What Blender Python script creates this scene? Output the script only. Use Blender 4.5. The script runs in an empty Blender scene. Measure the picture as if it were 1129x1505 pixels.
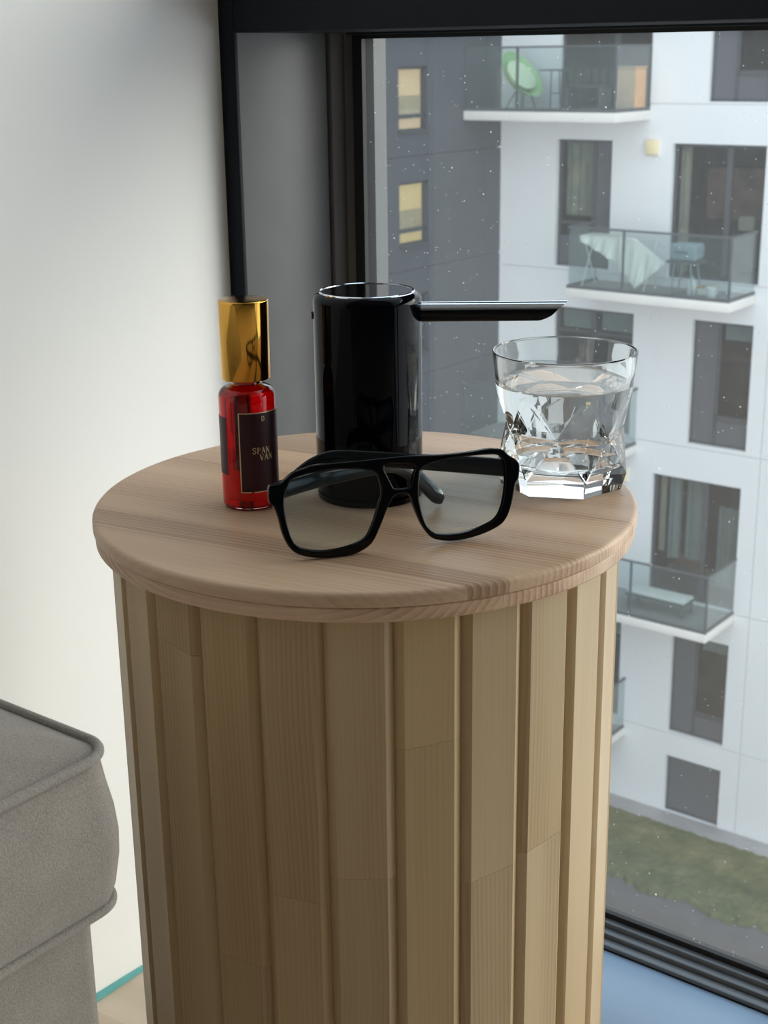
import bpy, bmesh, math, random
from mathutils import Vector, Matrix
random.seed(7)
PI = math.pi
R = math.radians
S = bpy.context.scene
C = S.collection

# ------------------------------------------------------------------ camera
cam_data = bpy.data.cameras.new('camera')
cam_data.sensor_fit = 'VERTICAL'
cam_data.sensor_height = 36.0
cam_data.lens = 2100.0 / 1505.0 * 36.0
cam_data.clip_start = 0.02
cam_data.clip_end = 300
cam_data.dof.use_dof = True
cam_data.dof.focus_distance = 0.88
cam_data.dof.aperture_fstop = 26
cam = bpy.data.objects.new('camera', cam_data)
C.objects.link(cam)
fw = Vector((-0.5809, 0.7544, -0.3057)).normalized()
rt = Vector((0.7948, 0.6067, -0.0133))
rt = (rt - fw * rt.dot(fw)).normalized()
up = rt.cross(fw)
M = Matrix((rt, up, -fw)).transposed().to_4x4()
M.translation = Vector((0.55183, -0.69690, 0.82480))
cam.matrix_world = M
S.camera = cam

# ------------------------------------------------------------------ world, sun, exposure
w = bpy.data.worlds.new('hazy_sky')
S.world = w
w.use_nodes = True
nt = w.node_tree
bg = nt.nodes['Background']
tc = nt.nodes.new('ShaderNodeTexCoord')
sx = nt.nodes.new('ShaderNodeSeparateXYZ')
rp = nt.nodes.new('ShaderNodeValToRGB')
rp.color_ramp.elements[0].position = 0.0
rp.color_ramp.elements[0].color = (0.90, 0.94, 1.0, 1)
rp.color_ramp.elements[1].position = 0.9
rp.color_ramp.elements[1].color = (0.74, 0.86, 1.0, 1)
nt.links.new(tc.outputs['Generated'], sx.inputs[0])
nt.links.new(sx.outputs['Z'], rp.inputs['Fac'])
nt.links.new(rp.outputs['Color'], bg.inputs['Color'])
bg.inputs['Strength'].default_value = 2.05

sun_data = bpy.data.lights.new('hazy_sun', 'SUN')
sun_data.energy = 3.4
sun_data.angle = R(45)
sun_data.color = (1.0, 0.93, 0.83)
sun = bpy.data.objects.new('hazy_sun', sun_data)
C.objects.link(sun)
sun_dir = Vector((0.56, 0.74, 0.36))          # towards the sun
sun.rotation_euler = sun_dir.to_track_quat('Z', 'Y').to_euler()
sun.location = (20, 10, 14)

S.view_settings.view_transform = 'Standard'
S.view_settings.look = 'None'
S.view_settings.exposure = 0.0
S.view_settings.gamma = 1.0
S.view_settings.use_curve_mapping = False
S.cycles.max_bounces = 14
S.cycles.diffuse_bounces = 5
S.cycles.glossy_bounces = 6
S.cycles.transmission_bounces = 14
S.cycles.transparent_max_bounces = 24
S.cycles.sample_clamp_indirect = 6.0

# ------------------------------------------------------------------ helpers
def mesh_obj(name, me, mat, parent=None):
    o = bpy.data.objects.new(name, me)
    C.objects.link(o)
    if mat is not None and not me.materials:
        me.materials.append(mat)
    if parent is not None:
        o.parent = parent
    return o

def from_bm(name, bm, mat, parent=None, smooth=False, normals=True):
    if normals:
        bmesh.ops.recalc_face_normals(bm, faces=bm.faces[:])
    me = bpy.data.meshes.new(name)
    bm.to_mesh(me)
    bm.free()
    if smooth:
        for p in me.polygons:
            p.use_smooth = True
        try:
            me.set_sharp_from_angle(angle=R(smooth if smooth is not True else 40))
        except Exception:
            pass
    return mesh_obj(name, me, mat, parent)

def empty(name, loc=(0, 0, 0), rz=0):
    o = bpy.data.objects.new(name, None)
    o.empty_display_size = 0.05
    C.objects.link(o)
    o.location = loc
    o.rotation_euler = (0, 0, rz)
    return o

def tag(o, label=None, cat=None, group=None, kind=None):
    if label: o['label'] = label
    if cat: o['category'] = cat
    if group: o['group'] = group
    if kind: o['kind'] = kind
    return o

def bx(bm, x0, x1, y0, y1, z0, z1, bev=0.0, seg=2):
    vs = [bm.verts.new((x, y, z)) for x in (x0, x1) for y in (y0, y1) for z in (z0, z1)]
    f = [(0, 1, 3, 2), (4, 6, 7, 5), (0, 4, 5, 1), (2, 3, 7, 6), (0, 2, 6, 4), (1, 5, 7, 3)]
    fs = [bm.faces.new([vs[i] for i in q]) for q in f]
    if bev > 0:
        es = set(e for fc in fs for e in fc.edges)
        bmesh.ops.bevel(bm, geom=list(es), offset=bev, segments=seg, profile=0.5, affect='EDGES')
    return vs

def box(name, x0, x1, y0, y1, z0, z1, mat, parent=None, bev=0.0, seg=2):
    bm = bmesh.new()
    bx(bm, x0, x1, y0, y1, z0, z1, bev, seg)
    return from_bm(name, bm, mat, parent, smooth=35 if bev else False)

def lathe_bm(bm, prof, n=64, cx=0, cy=0, cz=0):
    rings = []
    for r, z in prof:
        if r < 1e-7:
            rings.append([bm.verts.new((cx, cy, cz + z))])
        else:
            rings.append([bm.verts.new((cx + r * math.cos(2 * PI * k / n), cy + r * math.sin(2 * PI * k / n), cz + z)) for k in range(n)])
    for a, b in zip(rings[:-1], rings[1:]):
        if len(a) == 1 and len(b) == 1: continue
        for k in range(n):
            q = (k + 1) % n
            if len(a) == 1: bm.faces.new((a[0], b[q], b[k]))
            elif len(b) == 1: bm.faces.new((a[k], a[q], b[0]))
            else: bm.faces.new((a[k], a[q], b[q], b[k]))

def lathe(name, prof, mat, parent=None, n=64, smooth=40, c=(0, 0, 0)):
    bm = bmesh.new()
    lathe_bm(bm, prof, n, *c)
    return from_bm(name, bm, mat, parent, smooth=smooth)

def arc(cx, cz, r, a0, a1, n=6):
    return [(cx + r * math.cos(R(a0 + (a1 - a0) * i / n)), cz + r * math.sin(R(a0 + (a1 - a0) * i / n))) for i in range(n + 1)]

def tube(name, pts, rad, mat, parent=None, n=10, closed=False, smooth=True):
    bm = bmesh.new()
    tube_bm(bm, pts, rad, n, closed)
    return from_bm(name, bm, mat, parent, smooth=60)

def tube_bm(bm, pts, rad, n=10, closed=False):
    pts = [Vector(p) for p in pts]
    m = len(pts)
    rings = []
    nrm = None
    for i, p in enumerate(pts):
        if closed: t = (pts[(i + 1) % m] - pts[i - 1]).normalized()
        else: t = (pts[min(i + 1, m - 1)] - pts[max(i - 1, 0)]).normalized()
        if nrm is None:
            nrm = t.orthogonal().normalized()
        nrm = (nrm - t * nrm.dot(t)).normalized()
        b = t.cross(nrm)
        rr = rad[i] if isinstance(rad, (list, tuple)) else rad
        rings.append([bm.verts.new(p + (nrm * math.cos(2 * PI * k / n) + b * math.sin(2 * PI * k / n)) * rr) for k in range(n)])
    for i in range(m if closed else m - 1):
        a, b = rings[i], rings[(i + 1) % m]
        for k in range(n):
            q = (k + 1) % n
            bm.faces.new((a[k], a[q], b[q], b[k]))
    if not closed:
        bm.faces.new(rings[0][::-1]); bm.faces.new(rings[-1])

def catmull(pts, per=6, closed=True):
    out = []
    n = len(pts)
    for i in range(n if closed else n - 1):
        g = (lambda j: Vector(pts[j % n])) if closed else (lambda j: Vector(pts[min(max(j, 0), n - 1)]))
        p0, p1, p2, p3 = g(i - 1), g(i), g(i + 1), g(i + 2)
        for k in range(per):
            t = k / per
            out.append(0.5 * ((2 * p1) + (p2 - p0) * t + (2 * p0 - 5 * p1 + 4 * p2 - p3) * t * t + (3 * p1 - p0 - 3 * p2 + p3) * t ** 3))
    if not closed: out.append(Vector(pts[-1]))
    return out

# ------------------------------------------------------------------ materials
def mat_new(name):
    m = bpy.data.materials.new(name)
    m.use_nodes = True
    return m, m.node_tree, m.node_tree.nodes['Principled BSDF']

def plain(name, col, rough=0.5, metal=0.0, spec=0.5, noise=0.0, nscale=30, bump=0.0, bscale=200, ior=1.45, coat=0.0, trans=0.0):
    m, t, b = mat_new(name)
    b.inputs['Base Color'].default_value = (*col, 1)
    b.inputs['Roughness'].default_value = rough
    b.inputs['Metallic'].default_value = metal
    b.inputs['Specular IOR Level'].default_value = spec
    b.inputs['IOR'].default_value = ior
    b.inputs['Coat Weight'].default_value = coat
    b.inputs['Transmission Weight'].default_value = trans
    tcn = t.nodes.new('ShaderNodeTexCoord')
    if noise:
        nz = t.nodes.new('ShaderNodeTexNoise'); nz.inputs['Scale'].default_value = nscale; nz.inputs['Detail'].default_value = 6
        r = t.nodes.new('ShaderNodeValToRGB')
        r.color_ramp.elements[0].position = 0.3; r.color_ramp.elements[1].position = 0.7
        r.color_ramp.elements[0].color = (*[c * (1 - noise) for c in col], 1)
        r.color_ramp.elements[1].color = (*[min(1, c * (1 + noise)) for c in col], 1)
        t.links.new(tcn.outputs['Object'], nz.inputs['Vector']); t.links.new(nz.outputs['Fac'], r.inputs['Fac']); t.links.new(r.outputs['Color'], b.inputs['Base Color'])
    if bump:
        n2 = t.nodes.new('ShaderNodeTexNoise'); n2.inputs['Scale'].default_value = bscale; n2.inputs['Detail'].default_value = 4
        bp = t.nodes.new('ShaderNodeBump'); bp.inputs['Strength'].default_value = bump; bp.inputs['Distance'].default_value = 0.002
        t.links.new(tcn.outputs['Object'], n2.inputs['Vector']); t.links.new(n2.outputs['Fac'], bp.inputs['Height']); t.links.new(bp.outputs['Normal'], b.inputs['Normal'])
    return m

def wood(name, light, dark, axis, ring=0.0034, contrast=1.0, rough=0.42, rotz=0.0, tint=0.12):
    """solid softwood: growth rings around an axis, so faces show grain and ends show end grain"""
    m, t, b = mat_new(name)
    L = t.links.new
    N = t.nodes.new
    tcn = N('ShaderNodeTexCoord'); oi = N('ShaderNodeObjectInfo')
    mp = N('ShaderNodeMapping'); mp.inputs['Rotation'].default_value = (0, 0, -rotz)
    L(tcn.outputs['Object'], mp.inputs['Vector'])
    wn = N('ShaderNodeTexWhiteNoise'); wn.noise_dimensions = '1D'
    L(oi.outputs['Random'], wn.inputs['W'])
    off = N('ShaderNodeVectorMath'); off.operation = 'MULTIPLY_ADD'
    L(wn.outputs['Color'], off.inputs[0])
    if axis == 'X': off.inputs[1].default_value = (2.0, 0.16, 0.05); off.inputs[2].default_value = (-1.0, 0.06, -0.59)
    else: off.inputs[1].default_value = (0.07, 0.10, 2.0); off.inputs[2].default_value = (-0.20, 0.035, -1.0)
    ad = N('ShaderNodeVectorMath'); ad.operation = 'ADD'
    L(mp.outputs['Vector'], ad.inputs[0]); L(off.outputs[0], ad.inputs[1])
    # slow wander of the heart so that the rings make cathedrals
    lo = N('ShaderNodeTexNoise'); lo.inputs['Scale'].default_value = 1.0; lo.inputs['Detail'].default_value = 1.0
    ml = N('ShaderNodeMapping'); ml.inputs['Scale'].default_value = (4, 14, 14) if axis == 'X' else (14, 14, 4)
    L(ad.outputs[0], ml.inputs['Vector']); L(ml.outputs[0], lo.inputs['Vector'])
    wa = N('ShaderNodeVectorMath'); wa.operation = 'MULTIPLY_ADD'
    L(lo.outputs['Color'], wa.inputs[0]); wa.inputs[1].default_value = (0.012,) * 3; L(ad.outputs[0], wa.inputs[2])
    wv = N('ShaderNodeTexWave'); wv.wave_type = 'RINGS'; wv.rings_direction = axis
    wv.inputs['Scale'].default_value = 0.314 / ring; wv.inputs['Distortion'].default_value = 0.6
    wv.inputs['Detail'].default_value = 2.0; wv.inputs['Detail Scale'].default_value = 0.35; wv.wave_profile = 'SAW'
    L(wa.outputs[0], wv.inputs['Vector'])
    def stretched(along, across, detail, rough_=0.5):
        ms = N('ShaderNodeMapping'); ms.inputs['Scale'].default_value = (along, across, across) if axis == 'X' else (across, across, along)
        L(ad.outputs[0], ms.inputs['Vector'])
        nz = N('ShaderNodeTexNoise'); nz.inputs['Scale'].default_value = 1.0; nz.inputs['Detail'].default_value = detail; nz.inputs['Roughness'].default_value = rough_
        L(ms.outputs[0], nz.inputs['Vector'])
        return nz
    def math_(op, x, y, z=None):
        n_ = N('ShaderNodeMath'); n_.operation = op
        for i_, v_ in enumerate((x, y, z)):
            if v_ is None: continue
            if hasattr(v_, 'is_linked'): L(v_, n_.inputs[i_])
            else: n_.inputs[i_].default_value = v_
        return n_.outputs[0]
    fb = stretched(4.0, 420, 4, 0.6)          # fibres
    bd = stretched(1.3, 24, 2)                # broad early / late wood zones
    vis = N('ShaderNodeMapRange'); vis.interpolation_type = 'SMOOTHSTEP'
    L(bd.outputs['Fac'], vis.inputs['Value']); vis.inputs['From Min'].default_value = 0.40; vis.inputs['From Max'].default_value = 0.68; vis.inputs['To Min'].default_value = 0.12; vis.inputs['To Max'].default_value = 0.62
    rg_ = math_('MULTIPLY', wv.outputs['Fac'], vis.outputs['Result'])
    m1 = math_('MULTIPLY_ADD', fb.outputs['Fac'], 0.42, rg_)
    m2_ = math_('MULTIPLY_ADD', bd.outputs['Fac'], 0.55, m1)
    mx = N('ShaderNodeMath'); mx.operation = 'SUBTRACT'; L(m2_, mx.inputs[0]); mx.inputs[1].default_value = 0.28
    r = N('ShaderNodeValToRGB')
    e = r.color_ramp.elements
    e[0].position = 0.12; e[0].color = (*light, 1)
    mid = tuple(l + (d - l) * 0.45 * contrast for l, d in zip(light, dark))
    e[1].position = 0.50; e[1].color = (*mid, 1)
    e2 = r.color_ramp.elements.new(0.95); e2.color = (*[l + (d - l) * contrast for l, d in zip(light, dark)], 1)
    L(mx.outputs[0], r.inputs['Fac'])
    hv = N('ShaderNodeHueSaturation')
    mr = N('ShaderNodeMapRange'); L(wn.outputs['Value'], mr.inputs['Value']); mr.inputs['To Min'].default_value = 1 - tint; mr.inputs['To Max'].default_value = 1 + tint
    L(mr.outputs['Result'], hv.inputs['Value'])
    ms2 = N('ShaderNodeMapRange'); L(oi.outputs['Random'], ms2.inputs['Value']); ms2.inputs['To Min'].default_value = 0.93; ms2.inputs['To Max'].default_value = 1.07
    L(ms2.outputs['Result'], hv.inputs['Saturation'])
    L(r.outputs['Color'], hv.inputs['Color']); L(hv.outputs['Color'], b.inputs['Base Color'])
    b.inputs['Roughness'].default_value = rough
    b.inputs['Specular IOR Level'].default_value = 0.35
    bp = N('ShaderNodeBump'); bp.inputs['Strength'].default_value = 0.06; bp.inputs['Distance'].default_value = 0.0003
    L(mx.outputs[0], bp.inputs['Height']); L(bp.outputs['Normal'], b.inputs['Normal'])
    return m

def thin_glass(name, tint=(1, 1, 1), ior=1.45, haze=0.0, hazecol=(0.8, 0.82, 0.85), specks=False, refl=1.0):
    m, t, b = mat_new(name)
    t.nodes.remove(b)
    N = t.nodes.new; L = t.links.new
    out = t.nodes['Material Output']
    tr = N('ShaderNodeBsdfTransparent'); tr.inputs['Color'].default_value = (*tint, 1)
    gl = N('ShaderNodeBsdfGlossy'); gl.inputs['Roughness'].default_value = 0.0; gl.inputs['Color'].default_value = (refl, refl, refl, 1)
    fr = N('ShaderNodeFresnel')
    ge = N('ShaderNodeNewGeometry'); im = N('ShaderNodeMix'); im.data_type = 'FLOAT'     # same reflectance from both faces of the sheet
    L(ge.outputs['Backfacing'], im.inputs[0]); im.inputs[2].default_value = ior; im.inputs[3].default_value = 1.0 / ior
    L(im.outputs[0], fr.inputs['IOR'])
    mx = N('ShaderNodeMixShader'); L(fr.outputs[0], mx.inputs[0]); L(tr.outputs[0], mx.inputs[1]); L(gl.outputs[0], mx.inputs[2])
    last = mx
    if haze > 0 or specks:
        df = N('ShaderNodeBsdfTranslucent'); df.inputs['Color'].default_value = (*hazecol, 1)
        dd = N('ShaderNodeBsdfDiffuse'); dd.inputs['Color'].default_value = (*hazecol, 1)
        md = N('ShaderNodeMixShader'); md.inputs[0].default_value = 0.35; L(df.outputs[0], md.inputs[1]); L(dd.outputs[0], md.inputs[2])
        m2 = N('ShaderNodeMixShader'); L(last.outputs[0], m2.inputs[1]); L(md.outputs[0], m2.inputs[2])
        if specks:
            tcn = N('ShaderNodeTexCoord')
            fac = None
            for sc, rad, dens in ((150, 0.11, 0.40), (60, 0.064, 0.25), (330, 0.15, 0.32)):
                mp = N('ShaderNodeMapping'); mp.inputs['Scale'].default_value = (1, 0, 1)
                L(tcn.outputs['Object'], mp.inputs['Vector'])
                vo = N('ShaderNodeTexVoronoi'); vo.inputs['Scale'].default_value = sc
                L(mp.outputs[0], vo.inputs['Vector'])
                sep = N('ShaderNodeSeparateColor'); L(vo.outputs['Color'], sep.inputs[0])
                # random cells only, random radius
                a = N('ShaderNodeMath'); a.operation = 'LESS_THAN'; L(sep.outputs[0], a.inputs[0]); a.inputs[1].default_value = dens
                rr = N('ShaderNodeMath'); rr.operation = 'MULTIPLY'; L(sep.outputs[1], rr.inputs[0]); rr.inputs[1].default_value = rad
                d = N('ShaderNodeMath'); d.operation = 'LESS_THAN'; L(vo.outputs['Distance'], d.inputs[0]); L(rr.outputs[0], d.inputs[1])
                p = N('ShaderNodeMath'); p.operation = 'MULTIPLY'; L(a.outputs[0], p.inputs[0]); L(d.outputs[0], p.inputs[1])
                p2 = N('ShaderNodeMath'); p2.operation = 'MULTIPLY'; L(p.outputs[0], p2.inputs[0]); L(sep.outputs[2], p2.inputs[1])
                if fac is None: fac = p2
                else:
                    s = N('ShaderNodeMath'); s.operation = 'MAXIMUM'; L(fac.outputs[0], s.inputs[0]); L(p2.outputs[0], s.inputs[1]); fac = s
            ob = N('ShaderNodeMath'); ob.operation = 'SUBTRACT'; ob.inputs[0].default_value = 1.0; L(ge.outputs['Backfacing'], ob.inputs[1])   # the dirt sits on one face
            of = N('ShaderNodeMath'); of.operation = 'MULTIPLY'; L(fac.outputs[0], of.inputs[0]); L(ob.outputs[0], of.inputs[1])
            s = N('ShaderNodeMath'); s.operation = 'MULTIPLY_ADD'; L(of.outputs[0], s.inputs[0]); s.inputs[1].default_value = 0.8; s.inputs[2].default_value = haze
            L(s.outputs[0], m2.inputs[0])
        else:
            m2.inputs[0].default_value = haze
        last = m2
    L(last.outputs[0], out.inputs['Surface'])
    return m

def solid_glass(name, col=(1, 1, 1), ior=1.48, rough=0.0):
    m, t, b = mat_new(name)
    t.nodes.remove(b)
    g = t.nodes.new('ShaderNodeBsdfGlass')
    g.inputs['Color'].default_value = (*col, 1); g.inputs['IOR'].default_value = ior; g.inputs['Roughness'].default_value = rough
    t.links.new(g.outputs[0], t.nodes['Material Output'].inputs['Surface'])
    return m

def fabric(name, col, scale=1.0):
    m, t, b = mat_new(name)
    N = t.nodes.new; L = t.links.new
    tcn = N('ShaderNodeTexCoord')
    n1 = N('ShaderNodeTexNoise'); n1.inputs['Scale'].default_value = 900 * scale; n1.inputs['Detail'].default_value = 5
    n2 = N('ShaderNodeTexNoise'); n2.inputs['Scale'].default_value = 40 * scale; n2.inputs['Detail'].default_value = 3
    wv = N('ShaderNodeTexWave'); wv.inputs['Scale'].default_value = 620 * scale; wv.inputs['Distortion'].default_value = 9; wv.inputs['Detail'].default_value = 3; wv.bands_direction = 'DIAGONAL'
    for n in (n1, n2, wv): L(tcn.outputs['Object'], n.inputs['Vector'])
    a = N('ShaderNodeMath'); a.operation = 'MULTIPLY_ADD'; L(n2.outputs['Fac'], a.inputs[0]); a.inputs[1].default_value = 0.35; L(n1.outputs['Fac'], a.inputs[2])
    a2 = N('ShaderNodeMath'); a2.operation = 'MULTIPLY_ADD'; L(wv.outputs['Fac'], a2.inputs[0]); a2.inputs[1].default_value = 0.16; L(a.outputs[0], a2.inputs[2])
    r = N('ShaderNodeValToRGB'); r.color_ramp.elements[0].position = 0.45; r.color_ramp.elements[1].position = 1.05
    r.color_ramp.elements[0].color = (*[c * 0.72 for c in col], 1); r.color_ramp.elements[1].color = (*[min(1, c * 1.22) for c in col], 1)
    L(a2.outputs[0], r.inputs['Fac']); L(r.outputs['Color'], b.inputs['Base Color'])
    b.inputs['Roughness'].default_value = 0.95
    b.inputs['Specular IOR Level'].default_value = 0.15
    b.inputs['Sheen Weight'].default_value = 0.25
    bp = N('ShaderNodeBump'); bp.inputs['Strength'].default_value = 0.5; bp.inputs['Distance'].default_value = 0.0008
    L(a2.outputs[0], bp.inputs['Height']); L(bp.outputs['Normal'], b.inputs['Normal'])
    return m

MT = {}
MT['wall'] = plain('white_paint', (0.83, 0.83, 0.825), 0.75, spec=0.25, noise=0.015, nscale=4, bump=0.025, bscale=160)
MT['backwall'] = plain('taupe_paint', (0.17, 0.155, 0.14), 0.85, noise=0.03, nscale=3)
MT['ceiling'] = plain('ceiling_paint', (0.55, 0.54, 0.53), 0.9, noise=0.01)
MT['floor'] = wood('pale_floor', (0.62, 0.53, 0.43), (0.46, 0.37, 0.28), 'X', ring=0.02, rough=0.5)
MT['frame'] = plain('anthracite_frame_shaded', (0.008, 0.011, 0.016), 0.6, spec=0.2, noise=0.10, nscale=60, bump=0.05, bscale=900)  # shaded copy: room-side shade put into the frame colour
MT['litframe'] = plain('frame_grey_lit', (0.105, 0.105, 0.108), 0.42, noise=0.06, nscale=25, bump=0.04, bscale=900)  # lit copy of the frame material, daylight on the reveal put into its colour
MT['rail'] = plain('sky_tinted_rail', (0.10, 0.118, 0.145), 0.3, noise=0.05, nscale=40)  # bluish because the reflected sky is put into the base colour
MT['gasket'] = plain('black_gasket', (0.006, 0.007, 0.009), 0.6)
MT['alu'] = plain('grey_outer_jamb', (0.075, 0.078, 0.082), 0.5, noise=0.05)
MT['sillsky'] = plain('sky_tinted_sill', (0.20, 0.30, 0.45), 0.35, noise=0.04, nscale=12)  # blue of the reflected sky painted into the sill
MT['pane'] = thin_glass('dusty_pane', (0.96, 0.985, 0.975), 1.33, haze=0.035, specks=True)
MT['pane_clear'] = thin_glass('clear_pane', (0.96, 0.985, 0.975), 1.33, haze=0.03)
MT['top'] = wood('pine_top', (0.64, 0.450, 0.312), (0.31, 0.165, 0.092), 'X', ring=0.0040, contrast=1.0, rotz=R(9), tint=0.16)
MT['slat'] = wood('pine_slat', (0.52, 0.385, 0.225), (0.34, 0.215, 0.105), 'Z', ring=0.0030, contrast=0.7, tint=0.05)
MT['core'] = plain('dark_wood_core', (0.10, 0.065, 0.04), 0.8, noise=0.2)
MT['fabric'] = fabric('grey_upholstery', (0.255, 0.228, 0.203))
MT['blackgloss'] = plain('black_gloss_body', (0.0008, 0.0012, 0.003), 0.03, ior=1.22)
MT['chrome'] = plain('polished_steel', (0.78, 0.84, 0.93), 0.07, metal=1.0, noise=0.02, nscale=50)
MT['spout'] = plain('spout_dark_half', (0.003, 0.004, 0.006), 0.15, ior=1.3)  # dark reflection on the spout's underside, given as its colour
MT['darkchrome'] = plain('dark_mirror_lid', (0.20, 0.215, 0.235), 0.06, metal=1.0)
MT['gold'] = plain('gold_cap', (0.74, 0.40, 0.075), 0.10, metal=1.0, noise=0.02, nscale=40)
MT['goldfoil'] = plain('gold_foil', (0.72, 0.55, 0.34), 0.3, metal=0.6)
MT['label'] = plain('maroon_label', (0.035, 0.004, 0.010), 0.42, noise=0.1)
MT['clearglass'] = solid_glass('clear_glass', (0.992, 0.994, 0.99), 1.5)
MT['water'] = solid_glass('water', (0.992, 0.995, 0.995), 1.333)
MT['redliquid'] = solid_glass('red_perfume', (0.62, 0.005, 0.016), 1.36)
MT['acetate'] = plain('black_acetate', (0.0015, 0.002, 0.003), 0.09, spec=0.25)
MT['temple'] = plain('dark_grey_acetate', (0.005, 0.008, 0.011), 0.12, spec=0.35)
MT['lens'] = thin_glass('grey_green_lens', (0.865, 0.925, 0.950), 1.48)
MT['teal'] = plain('teal_film', (0.10, 0.34, 0.34), 0.35, noise=0.1, nscale=60)

# ================================================================== ROOM SHELL
XW = -0.3433         # left wall
YF = 0.2432          # room side of the window wall
def struct(o):
    o['kind'] = 'structure'
    return o
struct(box('floor', -0.50, 3.70, -3.30, 0.34, -0.12, 0.0, MT['floor']))
struct(box('ceiling', -0.50, 3.70, -3.30, 0.42, 2.60, 2.72, MT['ceiling']))
struct(box('wall_left', -0.50, XW, -3.30, YF, 0.0, 2.60, MT['wall']))
struct(box('wall_right', 3.60, 3.70, -3.30, 0.42, 0.0, 2.60, MT['backwall']))
struct(box('wall_back', XW, 3.60, -3.30, -3.20, 0.0, 2.60, MT['backwall']))
struct(box('wall_front', XW, 3.60, YF, 0.42, 2.42, 2.60, MT['wall']))
struct(box('trim_1', XW, 3.60, 0.2405, 0.349, 0.0, 0.012, MT['sillsky'], bev=0.0012))

win = empty('window_1', (0, 0, 0)); struct(win)
FR = MT['frame']
ZT = 0.8430          # underside of the transom
box('side_panel', -0.3600, -0.3265, YF + 0.0040, 0.3660, 0.0125, 2.42, MT['litframe'], win, bev=0.0008)
box('front_shade_strip', -0.3600, -0.3262, YF + 0.0002, YF + 0.0038, 0.0125, 2.42, FR, win, bev=0.0008)  # thin added skin: shade on the panel's room-facing front, as near-black colour
def prism(name, pts, z0, z1, mat, parent):
    bm = bmesh.new()
    lo = [bm.verts.new((x, y, z0)) for x, y in pts]; hi = [bm.verts.new((x, y, z1)) for x, y in pts]
    for i in range(len(pts)):
        q = (i + 1) % len(pts); bm.faces.new((lo[i], lo[q], hi[q], hi[i]))
    bm.faces.new(lo[::-1]); bm.faces.new(hi)
    return from_bm(name, bm, mat, parent)
prism('frame_post', [(-0.3400, 0.3985), (-0.3400, 0.3680), (-0.3255, 0.3680), (-0.3235, 0.3688), (-0.3180, 0.3815), (-0.3180, 0.3985)], 0.0125, 2.42, MT['litframe'], win)
prism('frame_post', [(-0.3165, 0.3985), (-0.3165, 0.3800), (-0.3072, 0.3862), (-0.3072, 0.3985)], 0.0125, 2.42, MT['litframe'], win)
box('gasket', -0.3070, -0.2958, 0.3800, 0.3855, 0.0125, 2.42, MT['gasket'], win)
box('backing', -0.3400, -0.3072, 0.3990, 0.4000, 0.0125, 2.42, MT['gasket'], win)
box('outer_jamb', -0.3600, -0.2980, 0.4005, 0.4190, -0.05, 2.50, MT['alu'], win)
tr_ = box('transom', -0.3262, 3.595, YF, 0.3660, ZT, 0.955, FR, win, bev=0.0015)
box('transom_bead', -0.3030, 3.595, 0.3665, 0.4000, ZT - 0.002, 0.957, FR, win, bev=0.001)
box('transom_gasket', -0.2955, 3.595, 0.3760, 0.3850, ZT - 0.0055, ZT - 0.002, MT['gasket'], win)
# stepped bottom rail
box('bottom_rail', -0.3030, 3.595, 0.3500, 0.3605, 0.0122, 0.0165, MT['rail'], win, bev=0.0012)
box('bottom_rail', -0.3030, 3.595, 0.3617, 0.3710, 0.0122, 0.0205, MT['rail'], win, bev=0.001)
box('bottom_rail', -0.3030, 3.595, 0.3722, 0.3800, 0.0122, 0.0250, MT['rail'], win, bev=0.001)
box('gasket', -0.3030, 3.595, 0.3802, 0.3855, 0.0122, 0.0300, MT['gasket'], win)
box('rail_core', -0.3030, 3.595, 0.3508, 0.4150, -0.05, 0.0120, MT['gasket'], win)
for xm in (1.45,):
    box('mullion', xm, xm + 0.06, 0.3500, 0.3845, 0.0270, ZT - 0.006, FR, win, bev=0.002)
    box('mullion', xm, xm + 0.06, 0.3500, 0.3845, 0.958, 2.419, FR, win, bev=0.002)
pane = box('pane', -0.3000, 3.59, 0.3858, 0.3898, 0.0130, ZT - 0.0022, MT['pane'], win)
box('pane', -0.3000, 3.59, 0.3858, 0.3898, 0.9575, 2.419, MT['pane_clear'], win)

# teal strip of film at the foot of the left wall
bm = bmesh.new()
n = 40
row = []
for i in range(n + 1):
    y = -1.2 + (YF - 0.004 + 1.2) * i / n
    hgt = 0.0042 + 0.0022 * math.sin(i * 1.7) + random.uniform(-0.0008, 0.0008)
    row.append([bm.verts.new((XW + 0.0006, y, 0.0003)), bm.verts.new((XW + 0.0042, y, 0.0003)), bm.verts.new((XW + 0.0034, y, hgt)), bm.verts.new((XW + 0.0006, y, hgt + 0.001))])
for a, b in zip(row[:-1], row[1:]):
    for k in range(4):
        bm.faces.new((a[k], a[(k + 1) % 4], b[(k + 1) % 4], b[k]))
bm.faces.new(row[0][::-1]); bm.faces.new(row[-1])
tag(from_bm('film_strip', bm, MT['teal'], smooth=True), 'thin teal strip of film along the foot of the white wall', 'strip')

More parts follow.
